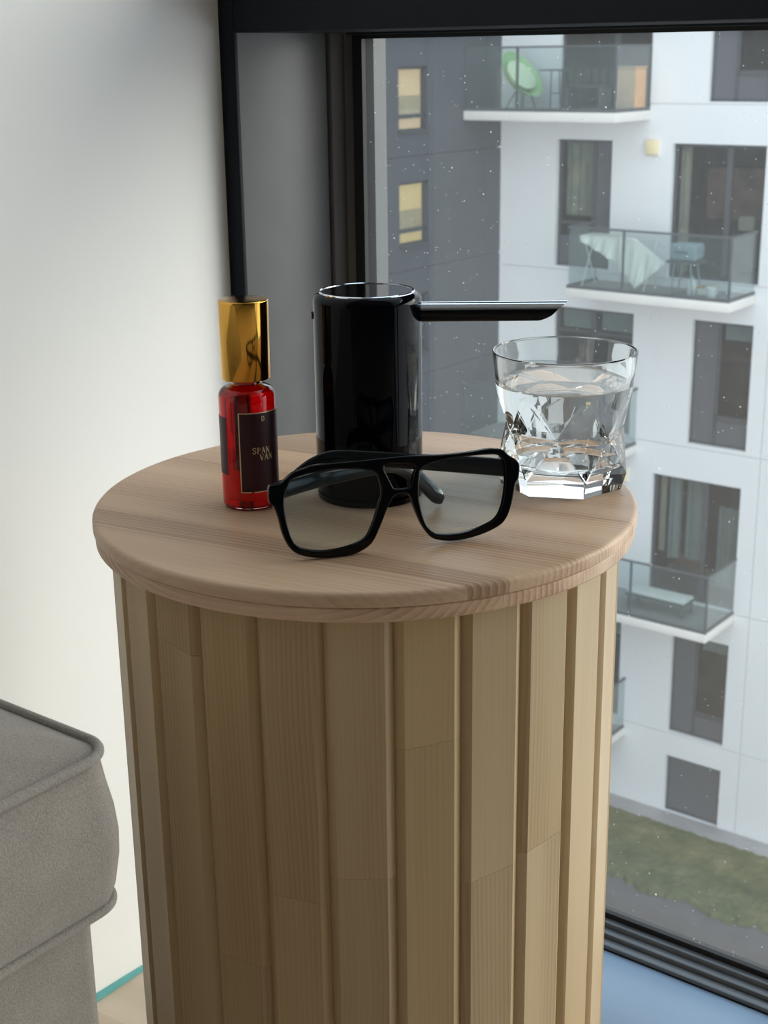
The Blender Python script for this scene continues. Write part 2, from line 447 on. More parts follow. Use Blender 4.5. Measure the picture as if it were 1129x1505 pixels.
# ================================================================== OUTSIDE
YB = 24.0
XC = -15.4
GZ = -14.45
EX = {}
EX['white'] = plain('white_render', (0.80, 0.80, 0.80), 0.85, noise=0.02, nscale=0.6, bump=0.05, bscale=20)
EX['dark'] = plain('dark_render', (0.064, 0.072, 0.084), 0.8, noise=0.08, nscale=1.3, bump=0.2, bscale=25)
EX['slab'] = plain('pale_slab', (0.80, 0.76, 0.71), 0.8, noise=0.03, nscale=2)
EX['deck'] = plain('balcony_deck', (0.30, 0.29, 0.28), 0.8, noise=0.1, nscale=5)
EX['wframe'] = plain('dark_window_frame', (0.055, 0.058, 0.068), 0.5, noise=0.05)
EX['wpanel'] = plain('dark_window_panel', (0.085, 0.09, 0.105), 0.5, noise=0.05)
EX['wpane'] = thin_glass('far_pane', (0.78, 0.82, 0.82), 1.5)
EX['rail'] = plain('rail_metal', (0.09, 0.10, 0.105), 0.5, noise=0.05)
EX['rglass'] = thin_glass('balcony_glass', (0.90, 0.945, 0.945), 1.5, haze=0.06, hazecol=(0.55, 0.66, 0.66))
EX['room'] = plain('far_room', (0.10, 0.09, 0.085), 0.9, noise=0.3, nscale=3)
EX['curtain'] = plain('grey_green_curtain', (0.34, 0.38, 0.36), 0.9, noise=0.1, nscale=8)
EX['beige'] = plain('beige_curtain', (0.55, 0.47, 0.38), 0.9, noise=0.08, nscale=8)
EX['tan'] = plain('tan_blind', (0.88, 0.62, 0.38), 0.9, noise=0.04, nscale=4)
EX['yellow'] = plain('yellow_blind', (0.82, 0.60, 0.28), 0.9, noise=0.05, nscale=4)
for k_, e_c, e_s in (('tan', (1.0, 0.66, 0.42), 0.55), ('yellow', (1.0, 0.70, 0.38), 0.55)):
    pb_ = EX[k_].node_tree.nodes['Principled BSDF']
    pb_.inputs['Emission Color'].default_value = (*e_c, 1); pb_.inputs['Emission Strength'].default_value = e_s
EX['lowblind'] = plain('warm_grey_half_blind', (0.72, 0.54, 0.36), 0.9, noise=0.12, nscale=5)
pb_ = EX['lowblind'].node_tree.nodes['Principled BSDF']; pb_.inputs['Emission Color'].default_value = (1.0, 0.8, 0.5, 1); pb_.inputs['Emission Strength'].default_value = 0.16
EX['sheer'] = plain('grey_sheer', (0.38, 0.38, 0.31), 0.9, noise=0.15, nscale=5)
EX['brown'] = plain('brown_furnishing', (0.20, 0.11, 0.085), 0.8, noise=0.3, nscale=4)
EX['concrete'] = plain('concrete_kerb', (0.36, 0.34, 0.33), 0.9, noise=0.12, nscale=1.5)
EX['asphalt'] = plain('asphalt', (0.145, 0.125, 0.112), 0.95, noise=0.10, nscale=2.0, bump=0.2, bscale=30)

def grass_mat():
    m, t, b = mat_new('lawn_grass')
    N = t.nodes.new; L = t.links.new
    tcn = N('ShaderNodeTexCoord')
    a = N('ShaderNodeTexNoise'); a.inputs['Scale'].default_value = 1.6; a.inputs['Detail'].default_value = 8; a.inputs['Roughness'].default_value = 0.7
    L(tcn.outputs['Object'], a.inputs['Vector'])
    r = N('ShaderNodeValToRGB'); e = r.color_ramp.elements
    e[0].position = 0.32; e[0].color = (0.070, 0.082, 0.030, 1)
    e[1].position = 0.72; e[1].color = (0.22, 0.185, 0.095, 1)
    k = r.color_ramp.elements.new(0.52); k.color = (0.130, 0.130, 0.055, 1)
    L(a.outputs['Fac'], r.inputs['Fac']); L(r.outputs['Color'], b.inputs['Base Color'])
    b.inputs['Roughness'].default_value = 1.0; b.inputs['Specular IOR Level'].default_value = 0.05
    return m
EX['grass'] = grass_mat()

struct(box('ground_path', -40, 30, 2.0, 21.2, GZ - 0.3, GZ, EX['asphalt']))
struct(box('kerb_strip', -15.4, 30, 23.44, YB, GZ - 0.3, GZ + 0.02, EX['concrete']))
# lawn: a tufted strip, uneven edge towards the path
bm = bmesh.new()
nx, ny = 170, 46
lx0, lx1, ly0, ly1 = -15.3, -1.0, 21.05, 23.46
g = [[None] * (ny + 1) for _ in range(nx + 1)]
rg = random.Random(3)
for i in range(nx + 1):
    ed = 0.10 * math.sin(i * 0.37) + 0.06 * rg.uniform(-1, 1)
    for j in range(ny + 1):
        v = j / ny
        h = 0.05 + 0.045 * rg.random() if 0 < j < ny and 0 < i < nx else 0.0
        g[i][j] = bm.verts.new((lx0 + (lx1 - lx0) * i / nx, ly0 + (ly1 - ly0) * v + ed * (1 - v) ** 2, GZ + 0.012 + h))
for i in range(nx):
    for j in range(ny):
        bm.faces.new((g[i][j], g[i + 1][j], g[i + 1][j + 1], g[i][j + 1]))
tag(from_bm('lawn', bm, EX['grass']), 'strip of patchy green grass below the white apartment block', 'grass', kind='stuff')

bld = empty('apartment_building', (-9, YB, GZ))
tag(bld, 'white rendered apartment block with dark windows and glass-railed balconies', 'building')
wing = empty('apartment_wing', (XC, 20, GZ))
tag(wing, 'dark grey wing of the apartment block with narrow lit windows', 'building')

def at_parent(o, p):
    o.parent = p
    o.matrix_parent_inverse = Matrix.Translation(-p.location)
    return o

def wall_cells(bm, u0, u1, z0, z1, holes, put, thick):
    """panel with rectangular holes and reveals; put(u, d, z) maps to space, d = depth behind the face"""
    us = sorted(set([u0, u1] + [min(max(h[k], u0), u1) for h in holes for k in (0, 1)]))
    zs = sorted(set([z0, z1] + [min(max(h[k], z0), z1) for h in holes for k in (2, 3)]))
    def hole(u, z): return any(h[0] < u < h[1] and h[2] < z < h[3] for h in holes)
    solid = {}
    for i in range(len(us) - 1):
        for j in range(len(zs) - 1):
            solid[i, j] = not hole((us[i] + us[i + 1]) / 2, (zs[j] + zs[j + 1]) / 2)
    cache = {}
    def V(u, d, z):
        k = (round(u, 5), round(d, 5), round(z, 5))
        if k not in cache: cache[k] = bm.verts.new(put(u, d, z))
        return cache[k]
    for (i, j), s in solid.items():
        if not s: continue
        a, b, c, d = us[i], us[i + 1], zs[j], zs[j + 1]
        bm.faces.new((V(a, 0, c), V(b, 0, c), V(b, 0, d), V(a, 0, d)))
        bm.faces.new((V(a, thick, c), V(a, thick, d), V(b, thick, d), V(b, thick, c)))
        for di, dj, e in ((-1, 0, ((a, c), (a, d))), (1, 0, ((b, c), (b, d))), (0, -1, ((a, c), (b, c))), (0, 1, ((a, d), (b, d)))):
            if not solid.get((i + di, j + dj), False):
                (p, q), (r_, s_) = e
                bm.faces.new((V(p, 0, q), V(r_, 0, s_), V(r_, thick, s_), V(p, thick, q)))

def putW(u, d, z): return (u, YB + d, z)
def putD(u, d, z): return (XC - d, u, z)

# openings of the white front: x0, x1, z0, z1, kind
WINS = [
    (-14.08, -12.15, -0.24, 2.05, 'door'), (-11.00, -9.86, -0.08, 2.05, 'tall'),
    (-14.11, -12.90, -3.23, -0.80, 'blind'), (-11.65, -9.83, -3.28, -0.82, 'lounge'),
    (-14.09, -12.31, -6.46, -4.03, 'top'), (-11.07, -9.86, -6.42, -4.02, 'panel'),
    (-14.11, -12.90, -9.62, -7.20, 'blind'), (-11.76, -9.90, -9.66, -7.14, 'curtain'),
    (-14.09, -12.31, -12.58, -10.4, 'top'), (-11.16, -9.94, -12.59, -10.38, 'panel'),
    (-11.16, -9.94, -14.43, -13.13, 'shut'),
    (-8.60, -7.40, -3.28, -0.82, 'panel'), (-8.60, -7.40, -9.62, -7.14, 'panel'), (-6.2, -4.4, -6.42, -4.02, 'lounge'), (-6.2, -4.4, -12.59, -10.38, 'lounge'),
]
ZR = [GZ, -12.63, -9.70, -6.50, -3.30, -0.12, 3.07, 6.25]
XR = [XC, -9.55, -3.0, 4.0]
G_ = 0.006
for r0, r1 in zip(ZR[:-1], ZR[1:]):
    for c0, c1 in zip(XR[:-1], XR[1:]):
        hs = [w_[:4] for w_ in WINS if w_[0] < c1 and w_[1] > c0 and w_[2] < r1 and w_[3] > r0]
        bm = bmesh.new()
        wall_cells(bm, c0 + (G_ if c0 > XC else 0), c1 - G_, r0 + G_, r1 - G_, hs, putW, 0.24)
        at_parent(from_bm('facade_panel', bm, EX['white']), bld)
at_parent(box('inner_wall', XC, 4.0, YB + 1.6, YB + 1.8, GZ, 6.25, EX['room']), bld)
bm = bmesh.new()
hs = [(w_[0] - 0.02, w_[1] + 0.02, w_[2] - 0.02, w_[3] + 0.02) for w_ in WINS]
wall_cells(bm, XC, 4.0, GZ, 6.25, hs, lambda u, d, z: (u, YB + 0.03 + d, z), 0.18)
at_parent(from_bm('joint_backing', bm, EX['slab']), bld)

def far_window(x0, x1, z0, z1, kind):
    y = YB + 0.10
    f = 0.055
    wd, ht = x1 - x0, z1 - z0
    bars = [(x0, x1, z0, z0 + f), (x0, x1, z1 - f, z1), (x0, x0 + f, z0, z1), (x1 - f, x1, z0, z1)]
    panes, panels, kids = [], [], []
    if kind in ('door', 'lounge', 'curtain'):
        xm = x0 + wd * 0.60
        bars.append((xm - 0.05, xm + 0.05, z0, z1))
        panes = [(x0 + f, xm - 0.05, z0 + f, z1 - f), (xm + 0.05, x1 - f, z0 + f, z1 - f)]
    elif kind == 'blind':
        xm = x0 + wd * 0.66; zm = z0 + ht * 0.36
        bars += [(xm - 0.04, xm + 0.04, z0, z1)]
        panels = [(xm + 0.04, x1 - f, z0 + f, z1 - f), (x0 + f, xm - 0.04, z0 + f, z0 + ht * 0.24)]
        bars += [(x0, xm, zm - 0.05, zm)]
        panes = [(x0 + f, xm - 0.04, z0 + ht * 0.24, z1 - f)]
    elif kind in ('panel', 'tall'):
        xm = x0 + wd * 0.42
        panels = [(x0 + f, xm, z0 + f, z1 - f), (xm, x1 - f, z0 + f, z0 + ht * 0.20)]
        bars += [(xm - 0.03, xm + 0.03, z0, z1), (xm, x1, z0 + ht * 0.20, z0 + ht * 0.25)]
        panes = [(xm + 0.03, x1 - f, z0 + ht * 0.25, z1 - f)]
    elif kind == 'top':
        xm = x0 + wd * 0.48; zm = z1 - 0.46
        bars += [(xm - 0.05, xm + 0.05, z0, z1), (x0, x1, zm - 0.05, zm)]
        panes = [(x0 + f, xm - 0.05, z0 + f, zm - 0.05), (xm + 0.05, x1 - f, z0 + f, zm - 0.05), (x0 + f, xm - 0.05, zm, z1 - f), (xm + 0.05, x1 - f, zm, z1 - f)]
    elif kind == 'shut':
        panels = [(x0 + f, x1 - f, z0 + f, z1 - f)]
    bm = bmesh.new()
    for a, b, c, d in bars: bx(bm, a, b, y, y + 0.07, c, d)
    wo = at_parent(from_bm('window', bm, EX['wframe']), bld)
    def sub(o): o.parent = wo; return o
    for a, b, c, d in panels: sub(box('panel', a, b, y + 0.02, y + 0.06, c, d, EX['wpanel']))
    for a, b, c, d in panes: sub(box('pane', a, b, y + 0.03, y + 0.045, c, d, EX['wpane']))
    yb = y + 0.16
    if panes:
        bm = bmesh.new()          # the room behind
        v = [bm.verts.new(p) for p in ((x0, y + 0.075, z0), (x1, y + 0.075, z0), (x1, y + 0.075, z1), (x0, y + 0.075, z1), (x0, y + 1.3, z0), (x1, y + 1.3, z0), (x1, y + 1.3, z1), (x0, y + 1.3, z1))]
        for q in ((4, 5, 6, 7), (0, 4, 7, 3), (1, 2, 6, 5), (0, 1, 5, 4), (3, 7, 6, 2)): bm.faces.new([v[i] for i in q])
        sub(from_bm('room', bm, EX['room']))
    def drape(a, b, c, d, m, folds=None, yy=yb):
        bm = bmesh.new(); nn = max(8, int((b - a) / 0.04)); rows = []
        for i in range(nn + 1):
            xx = a + (b - a) * i / nn
            dy = 0.035 * math.sin(i * 1.35) + 0.012 * math.sin(i * 3.1)
            rows.append((bm.verts.new((xx, yy + dy, c)), bm.verts.new((xx, yy + dy, d)), bm.verts.new((xx, yy + dy + 0.012, d)), bm.verts.new((xx, yy + dy + 0.012, c))))
        for p, q in zip(rows[:-1], rows[1:]):
            for k in range(4): bm.faces.new((p[k], q[k], q[(k + 1) % 4], p[(k + 1) % 4]))
        bm.faces.new(rows[0]); bm.faces.new(rows[-1][::-1])
        return sub(from_bm('curtain', bm, m, smooth=True))
    if kind == 'blind':
        drape(x0 + 0.10, x0 + wd * 0.62, z0 + ht * 0.40, z1 - 0.05, EX['sheer'])
    if kind == 'lounge':
        drape(x0 + 0.07, x0 + wd * 0.16, z0 + 0.05, z1 - 0.05, EX['beige'])
        sub(box('furnishing', x0 + wd * 0.22, x1 - 0.08, y + 0.55, y + 1.1, z0 + ht * 0.42, z0 + ht * 0.82, EX['brown'], bev=0.06))
        sub(box('furnishing', x0 + wd * 0.62, x0 + wd * 0.80, y + 0.4, y + 0.7, z0 + ht * 0.36, z0 + ht * 0.47, EX['beige'], bev=0.05))
    if kind == 'curtain':
        drape(x0 + 0.08, x0 + wd * 0.12, z0 + ht * 0.34, z1 - 0.05, EX['beige'])
        drape(x0 + wd * 0.15, x0 + wd * 0.30, z0 + ht * 0.3, z1 - 0.05, EX['curtain'])
        drape(x0 + wd * 0.33, x0 + wd * 0.54, z0 + ht * 0.3, z1 - 0.05, EX['curtain'], yy=yb + 0.1)
        drape(x0 + wd * 0.66, x0 + wd * 0.92, z0 + ht * 0.1, z1 - 0.6, EX['curtain'], yy=yb + 0.25)
        sub(box('furnishing', x0 + 0.3, x0 + wd * 0.55, y + 0.3, y + 0.6, z0 + ht * 0.24, z0 + ht * 0.34, EX['brown'], bev=0.05))
    if kind in ('panel', 'tall'):
        sub(box('blind', x0 + wd * 0.46, x1 - 0.08, yb, yb + 0.02, z1 - ht * 0.15, z1 - 0.07, EX['curtain']))
    if kind == 'top':
        sub(box('blind', x0 + 0.08, x0 + wd * 0.44, yb, yb + 0.02, z1 - 0.44, z1 - 0.06, EX['curtain']))
        sub(box('blind', x0 + wd * 0.54, x1 - 0.08, yb, yb + 0.02, z1 - 0.44, z1 - 0.06, EX['curtain']))
    return wo
for w_ in WINS: far_window(*w_)

def balcony(x0, x1, zt, yfr, posts):
    sl = at_parent(box('balcony', x0, x1, yfr, YB - 0.001, zt - 0.17, zt, EX['slab'], bev=0.012), bld)
    def sub(o): o.parent = sl; return o
    sub(box('deck', x0 + 0.05, x1 - 0.05, yfr + 0.05, YB - 0.002, zt, zt + 0.012, EX['deck']))
    xs = [x0 + 0.03] + posts + [x1 - 0.03]
    for a, b in zip(xs[:-1], xs[1:]):
        sub(box('glass_panel', a + 0.012, b - 0.012, yfr + 0.028, yfr + 0.044, zt + 0.05, zt + 1.12, EX['rglass']))
    for s, xx in ((1, x1 - 0.044), (-1, x0 + 0.028)):
        if s < 0 and x0 < XC + 0.2: continue
        sub(box('glass_panel', xx, xx + 0.016, yfr + 0.06, YB - 0.03, zt + 0.05, zt + 1.12, EX['rglass']))
        sub(box('rail', xx - 0.012, xx + 0.028, yfr + 0.02, YB - 0.01, zt + 1.12, zt + 1.155, EX['rail']))
        sub(box('rail', xx - 0.012, xx + 0.028, yfr + 0.05, YB - 0.01, zt + 0.012, zt + 0.06, EX['rail']))
    sub(box('rail', x0 + 0.01, x1 - 0.01, yfr + 0.016, yfr + 0.056, zt + 1.12, zt + 1.155, EX['rail']))
    sub(box('rail', x0 + 0.01, x1 - 0.01, yfr + 0.016, yfr + 0.056, zt + 0.0, zt + 0.06, EX['rail']))
    for p in posts + [x1 - 0.04]:
        sub(box('post', p - 0.02, p + 0.02, yfr + 0.046, yfr + 0.08, zt, zt + 1.13, EX['rail']))
    return sl
balcony(XC + 0.02, -12.13, -0.24, 22.64, [-14.22])
balcony(XC + 0.02, -12.13, -6.62, 22.64, [-14.22])
balcony(XC + 0.02, -12.13, -12.80, 22.64, [-14.22])
balcony(-13.18, -9.86, -3.45, 22.86, [-12.01])
balcony(-13.18, -9.86, -9.70, 22.70, [-12.01, -11.5])

# wall lamps
EX['lamp'] = plain('cream_lamp', (0.86, 0.72, 0.44), 0.5)
for x, z, nm in ((-12.05, -0.90, 'upper'), (-12.42, -7.26, 'lower')):
    t_ = at_parent(box('wall_lamp', x - 0.12, x + 0.12, YB - 0.10, YB, z - 0.13, z + 0.13, EX['lamp'], bev=0.02), bld)
    b_ = box('bracket', x - 0.14, x + 0.14, YB - 0.02, YB + 0.005, z - 0.16, z + 0.16, EX['slab']); b_.parent = t_

# dark wing
WW = [(20.615, 21.50, -0.515, 0.595, 'tan'), (20.61, 21.52, -2.57, -1.435, 'yellow'), (20.61, 21.52, -4.65, -3.52, 'sheer')]
WZ = [GZ, -11.25, -9.2, -7.15, -5.1, -3.05, -0.98, 6.25]
WY = [3.0, 8.5, 14.0, 19.6, 23.43, YB]
for r0, r1 in zip(WZ[:-1], WZ[1:]):
    for c0, c1 in zip(WY[:-1], WY[1:]):
        hs = [q[:4] for q in WW if q[0] < c1 and q[1] > c0 and q[2] < r1 and q[3] > r0]
        bm = bmesh.new()
        wall_cells(bm, c0 + 0.006, c1 - (0.006 if c1 < YB else 0), r0 + 0.006, r1 - 0.006, hs, putD, 0.22)
        at_parent(from_bm('facade_panel', bm, EX['dark']), wing)
at_parent(box('joint_backing', XC - 0.6, XC - 0.23, 3.0, YB, GZ, 6.25, EX['concrete']), wing)
for y0, y1, z0, z1, kd in WW:
    f = 0.05
    x = XC - 0.05
    zm = z0 + (z1 - z0) * 0.215
    bm = bmesh.new()
    for a, b, c, d in ((y0, y1, z0, z0 + 0.02), (y0, y1, z1 - f, z1), (y0, y0 + 0.035, z0, z1), (y1 - f, y1, z0, z1), (y0, y1, zm - 0.035, zm + 0.035)):
        bx(bm, x - 0.06, x, a, b, c, d)
    wo = at_parent(from_bm('window', bm, EX['wframe']), wing)
    p = box('pane', x - 0.045, x - 0.032, y0 + 0.03, y1 - f, z0 + 0.02, zm - 0.035, EX['wpane']); p.parent = wo
    p = box('pane', x - 0.045, x - 0.032, y0 + 0.03, y1 - f, zm + 0.035, z1 - f, EX['wpane']); p.parent = wo
    p = box('blind', x - 0.10, x - 0.085, y0 + 0.02, y1 - 0.03, z0 + 0.02, z1 - 0.03, EX[kd]); p.parent = wo
    if kd != 'sheer':
        p = box('lower_blind', x - 0.083, x - 0.070, y0 + 0.02, y1 - 0.03, zm, zm + (z1 - zm) * 0.42, EX['lowblind']); p.parent = wo
    p = box('sill', x - 0.06, XC + 0.05, y0 - 0.03, y1 + 0.03, z0 - 0.045, z0 - 0.002, EX['wframe']); p.parent = wo

# ---- things on the balconies
EX['green'] = plain('green_shell', (0.36, 0.58, 0.27), 0.6, noise=0.12, nscale=6)
EX['cream'] = plain('pale_green_cushion', (0.66, 0.76, 0.52), 0.8, noise=0.05)
EX['cloth'] = plain('pale_blue_sheet', (0.86, 0.82, 0.76), 0.9, noise=0.10, nscale=3)
EX['wood'] = plain('orange_wood', (0.62, 0.38, 0.22), 0.7, noise=0.12, nscale=8)
EX['plastic'] = plain('white_plastic', (0.78, 0.76, 0.72), 0.5)
EX['greybox'] = plain('blue_grey_metal', (0.25, 0.31, 0.34), 0.5, noise=0.05)
EX['dkfurn'] = plain('charcoal_wicker', (0.06, 0.06, 0.065), 0.8, noise=0.2, nscale=20)

# green bowl chair, tilted, on a thin stand
bz = -0.228
ch = empty('bowl_chair', (-14.50, 23.28, bz))
prof = [(0.0, -0.20), (0.16, -0.18), (0.30, -0.11), (0.40, 0.0), (0.43, 0.05), (0.415, 0.055), (0.38, 0.01), (0.28, -0.085), (0.15, -0.145), (0.0, -0.165)]
sh = lathe('shell', prof, EX['green'], ch, n=32, smooth=60)
sh.location = (0, 0, 0.62); sh.rotation_euler = Vector((0.72, -0.12, 0.62)).to_track_quat('Z', 'Y').to_euler()
sh.scale = (1.0, 1.25, 1.0)
cu = lathe('cushion', [(0, -0.12), (0.2, -0.10), (0.31, -0.02), (0.33, 0.02), (0.25, 0.03), (0, 0.02)], EX['cream'], ch, n=24, smooth=60)
cu.location = sh.location; cu.rotation_euler = sh.rotation_euler
for a in (0.4, 1.9, 3.6, 5.2):
    tube('leg', [(0.05 * math.cos(a), 0.05 * math.sin(a) + 0.1, 0.50), (0.30 * math.cos(a), 0.26 * math.sin(a), 0.0)], 0.012, EX['rail'], ch, n=8)
tag(ch, 'green bowl-shaped chair with pale cushion on the uppermost balcony', 'chair')

tb = empty('bistro_table', (-13.80, 23.50, bz))
box('tabletop', -0.30, 0.18, -0.25, 0.25, 0.70, 0.725, EX['rail'], tb, bev=0.006)
for a, b in ((-0.05, -0.2), (0.12, -0.2), (-0.05, 0.2), (0.12, 0.2)):
    tube('leg', [(a, b, 0.70), (a * 1.3, b, 0.0)], 0.012, EX['rail'], tb, n=8)
tube('brace', [(-0.05, -0.2, 0.3), (0.12, -0.2, 0.3)], 0.010, EX['rail'], tb, n=8)
tag(tb, 'thin dark bistro table beside the green bowl chair', 'table')

bs = empty('bench_seat', (-13.0, 23.3, bz))
box('seat', -0.45, 0.35, -0.22, 0.22, 0.40, 0.45, EX['dkfurn'], bs, bev=0.02)
for s in (-0.40, 0.30):
    box('leg', s - 0.03, s + 0.03, -0.2, 0.2, 0.0, 0.40, EX['rail'], bs)
for k in range(5):
    box('back_slat', -0.42 + 0.17 * k, -0.33 + 0.17 * k, 0.20, 0.235, 0.46, 0.72, EX['dkfurn'], bs, bev=0.01)
tag(bs, 'dark slatted bench in front of the uppermost balcony door', 'bench')

wc = empty('wooden_cabinet', (-12.36, 23.62, bz))
box('body', -0.19, 0.19, -0.22, 0.22, 0.0, 0.74, EX['wood'], wc, bev=0.008)
box('top', -0.21, 0.21, -0.24, 0.24, 0.74, 0.765, EX['wood'], wc, bev=0.006)
box('door', -0.17, 0.17, -0.235, -0.222, 0.04, 0.70, EX['wood'], wc, bev=0.005)
box('door', 0.192, 0.205, -0.20, 0.20, 0.04, 0.70, EX['wood'], wc, bev=0.005)
tag(wc, 'orange wooden cabinet standing at the end of the uppermost balcony', 'cabinet')

# drying rack with a draped sheet
b2 = -3.438
dr = empty('drying_rack', (-12.25, 23.42, b2))
for s in (-0.75, 0.55):
    tube('leg', [(s, -0.26, 0.0), (s, 0.22, 0.93)], 0.012, EX['plastic'], dr, n=8)
    tube('leg', [(s, 0.26, 0.0), (s, -0.22, 0.93)], 0.012, EX['plastic'], dr, n=8)
for k in range(5):
    tube('rod', [(-0.85, -0.22 + 0.11 * k, 0.94), (0.65, -0.22 + 0.11 * k, 0.94)], 0.008, EX['plastic'], dr, n=6)
tag(dr, 'white folding drying rack on the balcony with the draped sheet', 'drying rack')

def sheet(name, outline_fn, label):
    bm = bmesh.new()
    nu, nv = 36, 20
    gr = []
    for i in range(nu + 1):
        u = i / nu
        top, bot, x = outline_fn(u)
        col = []
        for j in range(nv + 1):
            v = j / nv
            z = top + (bot - top) * v
            y = 23.17 - 0.03 * math.sin(u * 19) * v - 0.02 * math.sin(u * 37 + v * 4) * v - 0.03 * v
            col.append(bm.verts.new((x, y, z)))
        gr.append(col)
    for i in range(nu):
        for j in range(nv):
            bm.faces.new((gr[i][j], gr[i + 1][j], gr[i + 1][j + 1], gr[i][j + 1]))
    o = from_bm(name, bm, EX['cloth'], smooth=60)
    sd = o.modifiers.new('thickness', 'SOLIDIFY'); sd.thickness = 0.012; sd.offset = 0
    return tag(o, label, 'sheet')
def o1(u):
    x = -13.05 + 0.78 * u
    return (b2 + 0.955 - 0.01 * u, b2 + 0.86 - 0.38 * u, x)
def o2(u):
    x = -12.25 + 0.95 * u
    bot = b2 + 0.46 - 0.43 * min(u, 0.40) / 0.40 if u < 0.40 else b2 + 0.03 + 0.50 * (u - 0.40) / 0.60
    return (b2 + 0.965 - 0.40 * max(0, u - 0.35) / 0.65, bot, x)
sheet('drying_sheet', o1, 'pale sheet hanging in a flat fold from the drying rack')
sheet('drying_sheet', o2, 'pale blue sheet hanging to a low point off the drying rack')

gx = empty('grill_stand', (-10.95, 23.35, b2))
box('hood', -0.26, 0.26, -0.2, 0.2, 0.62, 0.92, EX['greybox'], gx, bev=0.05, seg=3)
box('tray', -0.30, 0.30, -0.22, 0.22, 0.57, 0.61, EX['rail'], gx)
for a in (-0.22, 0.22):
    for b in (-0.15, 0.15):
        tube('leg', [(a * 0.7, b, 0.57), (a, b * 1.1, 0.0)], 0.015, EX['greybox'], gx, n=8)
tube('handle', [(-0.12, -0.23, 0.78), (0.12, -0.23, 0.78)], 0.012, EX['rail'], gx, n=8)
tag(gx, 'blue-grey box grill on splayed legs beside the draped sheets', 'grill')

pb = empty('plastic_jug', (-10.80, 23.30, b2))
lathe('body', [(0, 0), (0.075, 0.0), (0.08, 0.02), (0.08, 0.20), (0.05, 0.27), (0.03, 0.29), (0.03, 0.31), (0, 0.31)], EX['plastic'], pb, n=20)
lathe('cap', [(0, 0.31), (0.033, 0.31), (0.033, 0.345), (0, 0.345)], EX['greybox'], pb, n=16)
tag(pb, 'tall white plastic jug standing on the balcony floor by the grill', 'jug')
fp = empty('flower_pot', (-10.34, 23.15, b2))
lathe('pot', [(0, 0), (0.075, 0.0), (0.105, 0.17), (0.115, 0.17), (0.115, 0.20), (0.095, 0.20), (0.085, 0.16), (0, 0.16)], EX['plastic'], fp, n=24)
lathe('soil', [(0, 0.168), (0.084, 0.165), (0.084, 0.160), (0, 0.160)], EX['brown'], fp, n=20)
tag(fp, 'small white flower pot at the corner of the balcony', 'flower pot')
bk = empty('storage_tub', (-10.55, 23.45, b2))
box('tub', -0.16, 0.16, -0.12, 0.12, 0.0, 0.13, EX['plastic'], bk, bev=0.02)
box('lid', -0.17, 0.17, -0.13, 0.13, 0.13, 0.16, EX['wood'], bk, bev=0.01)
tag(bk, 'low white tub with an orange lid between jug and flower pot', 'tub')
# lower balcony: a long pale bench and parasol cloth
b3 = -9.688
ln = empty('balcony_lounger', (-11.15, 23.35, b3))
box('cushion', -0.62, 0.62, -0.22, 0.22, 0.30, 0.36, EX['plastic'], ln, bev=0.025)
box('frame', -0.64, 0.64, -0.24, 0.24, 0.26, 0.30, EX['rail'], ln)
for a in (-0.58, 0.58):
    for b in (-0.19, 0.19):
        box('leg', a - 0.02, a + 0.02, b - 0.02, b + 0.02, 0.0, 0.26, EX['rail'], ln)
tag(ln, 'low bench with white cushion on the lower glass balcony', 'bench')

# ================================================================== SOFA
sofa = empty('sofa', (-0.14, -0.80, 0.0))
SX1, SY1, SZ = 0.058, -0.276, 0.500
def rrect(x0, x1, y0, y1, r, n=10):
    out = []
    for cx, cy, a0 in ((x1 - r, y1 - r, 0), (x0 + r, y1 - r, 90), (x0 + r, y0 + r, 180), (x1 - r, y0 + r, 270)):
        for k in range(n + 1):
            a = R(a0 + 90 * k / n); out.append((cx + r * math.cos(a), cy + r * math.sin(a)))
    return out
def sofa_local(p): return (p[0] + 0.14, p[1] + 0.80, p[2])
X0S, Y0S = XW + 0.008, -1.35
ZC = 0.417
levels = [(-0.030, ZC - 0.001), (-0.004, ZC), (0.0, ZC + 0.001), (0.0032, ZC + 0.010), (0.0060, ZC + 0.026), (0.0066, ZC + 0.038), (0.0052, ZC + 0.052), (0.0022, ZC + 0.066), (-0.0005, SZ - 0.001), (-0.0045, SZ + 0.0005), (-0.012, SZ + 0.0035), (-0.03, SZ + 0.008), (-0.07, SZ + 0.013), (-0.12, SZ + 0.016)]
bm = bmesh.new()
rings = []
for off, z in levels:
    rr = 0.018 + off if off > -0.004 else 0.014 + abs(off) * 0.35
    rings.append([bm.verts.new(sofa_local((x, y, z))) for x, y in rrect(X0S - min(off, 0), SX1 + off, Y0S - off, SY1 + off, rr)])
for a, b in zip(rings[:-1], rings[1:]):
    for k in range(len(a)):
        q = (k + 1) % len(a); bm.faces.new((a[k], a[q], b[q], b[k]))
bm.faces.new(rings[0][::-1]); bm.faces.new(rings[-1])
cush = from_bm('seat_cushion', bm, MT['fabric'], sofa, smooth=60)
for zz, off in ((SZ, 0.0002), (ZC, 0.0006)):
    pts = [sofa_local((x, y, zz)) for x, y in rrect(X0S + 0.003, SX1 + off, Y0S, SY1 + off, 0.0185)]
    p = tube('piping', pts, 0.0026, MT['fabric'], cush, n=10, closed=True)
bm = bmesh.new()
rb = [[bm.verts.new(sofa_local((x, y, z))) for x, y in rrect(X0S, SX1 - 0.010 + d, Y0S, SY1 - 0.010 + d, 0.012)] for z, d in ((0.05, -0.004), (0.30, 0.0), (ZC - 0.002, 0.0))]
for a, b in zip(rb[:-1], rb[1:]):
    for k in range(len(a)):
        q = (k + 1) % len(a); bm.faces.new((a[k], a[q], b[q], b[k]))
bm.faces.new(rb[0][::-1]); bm.faces.new(rb[-1])
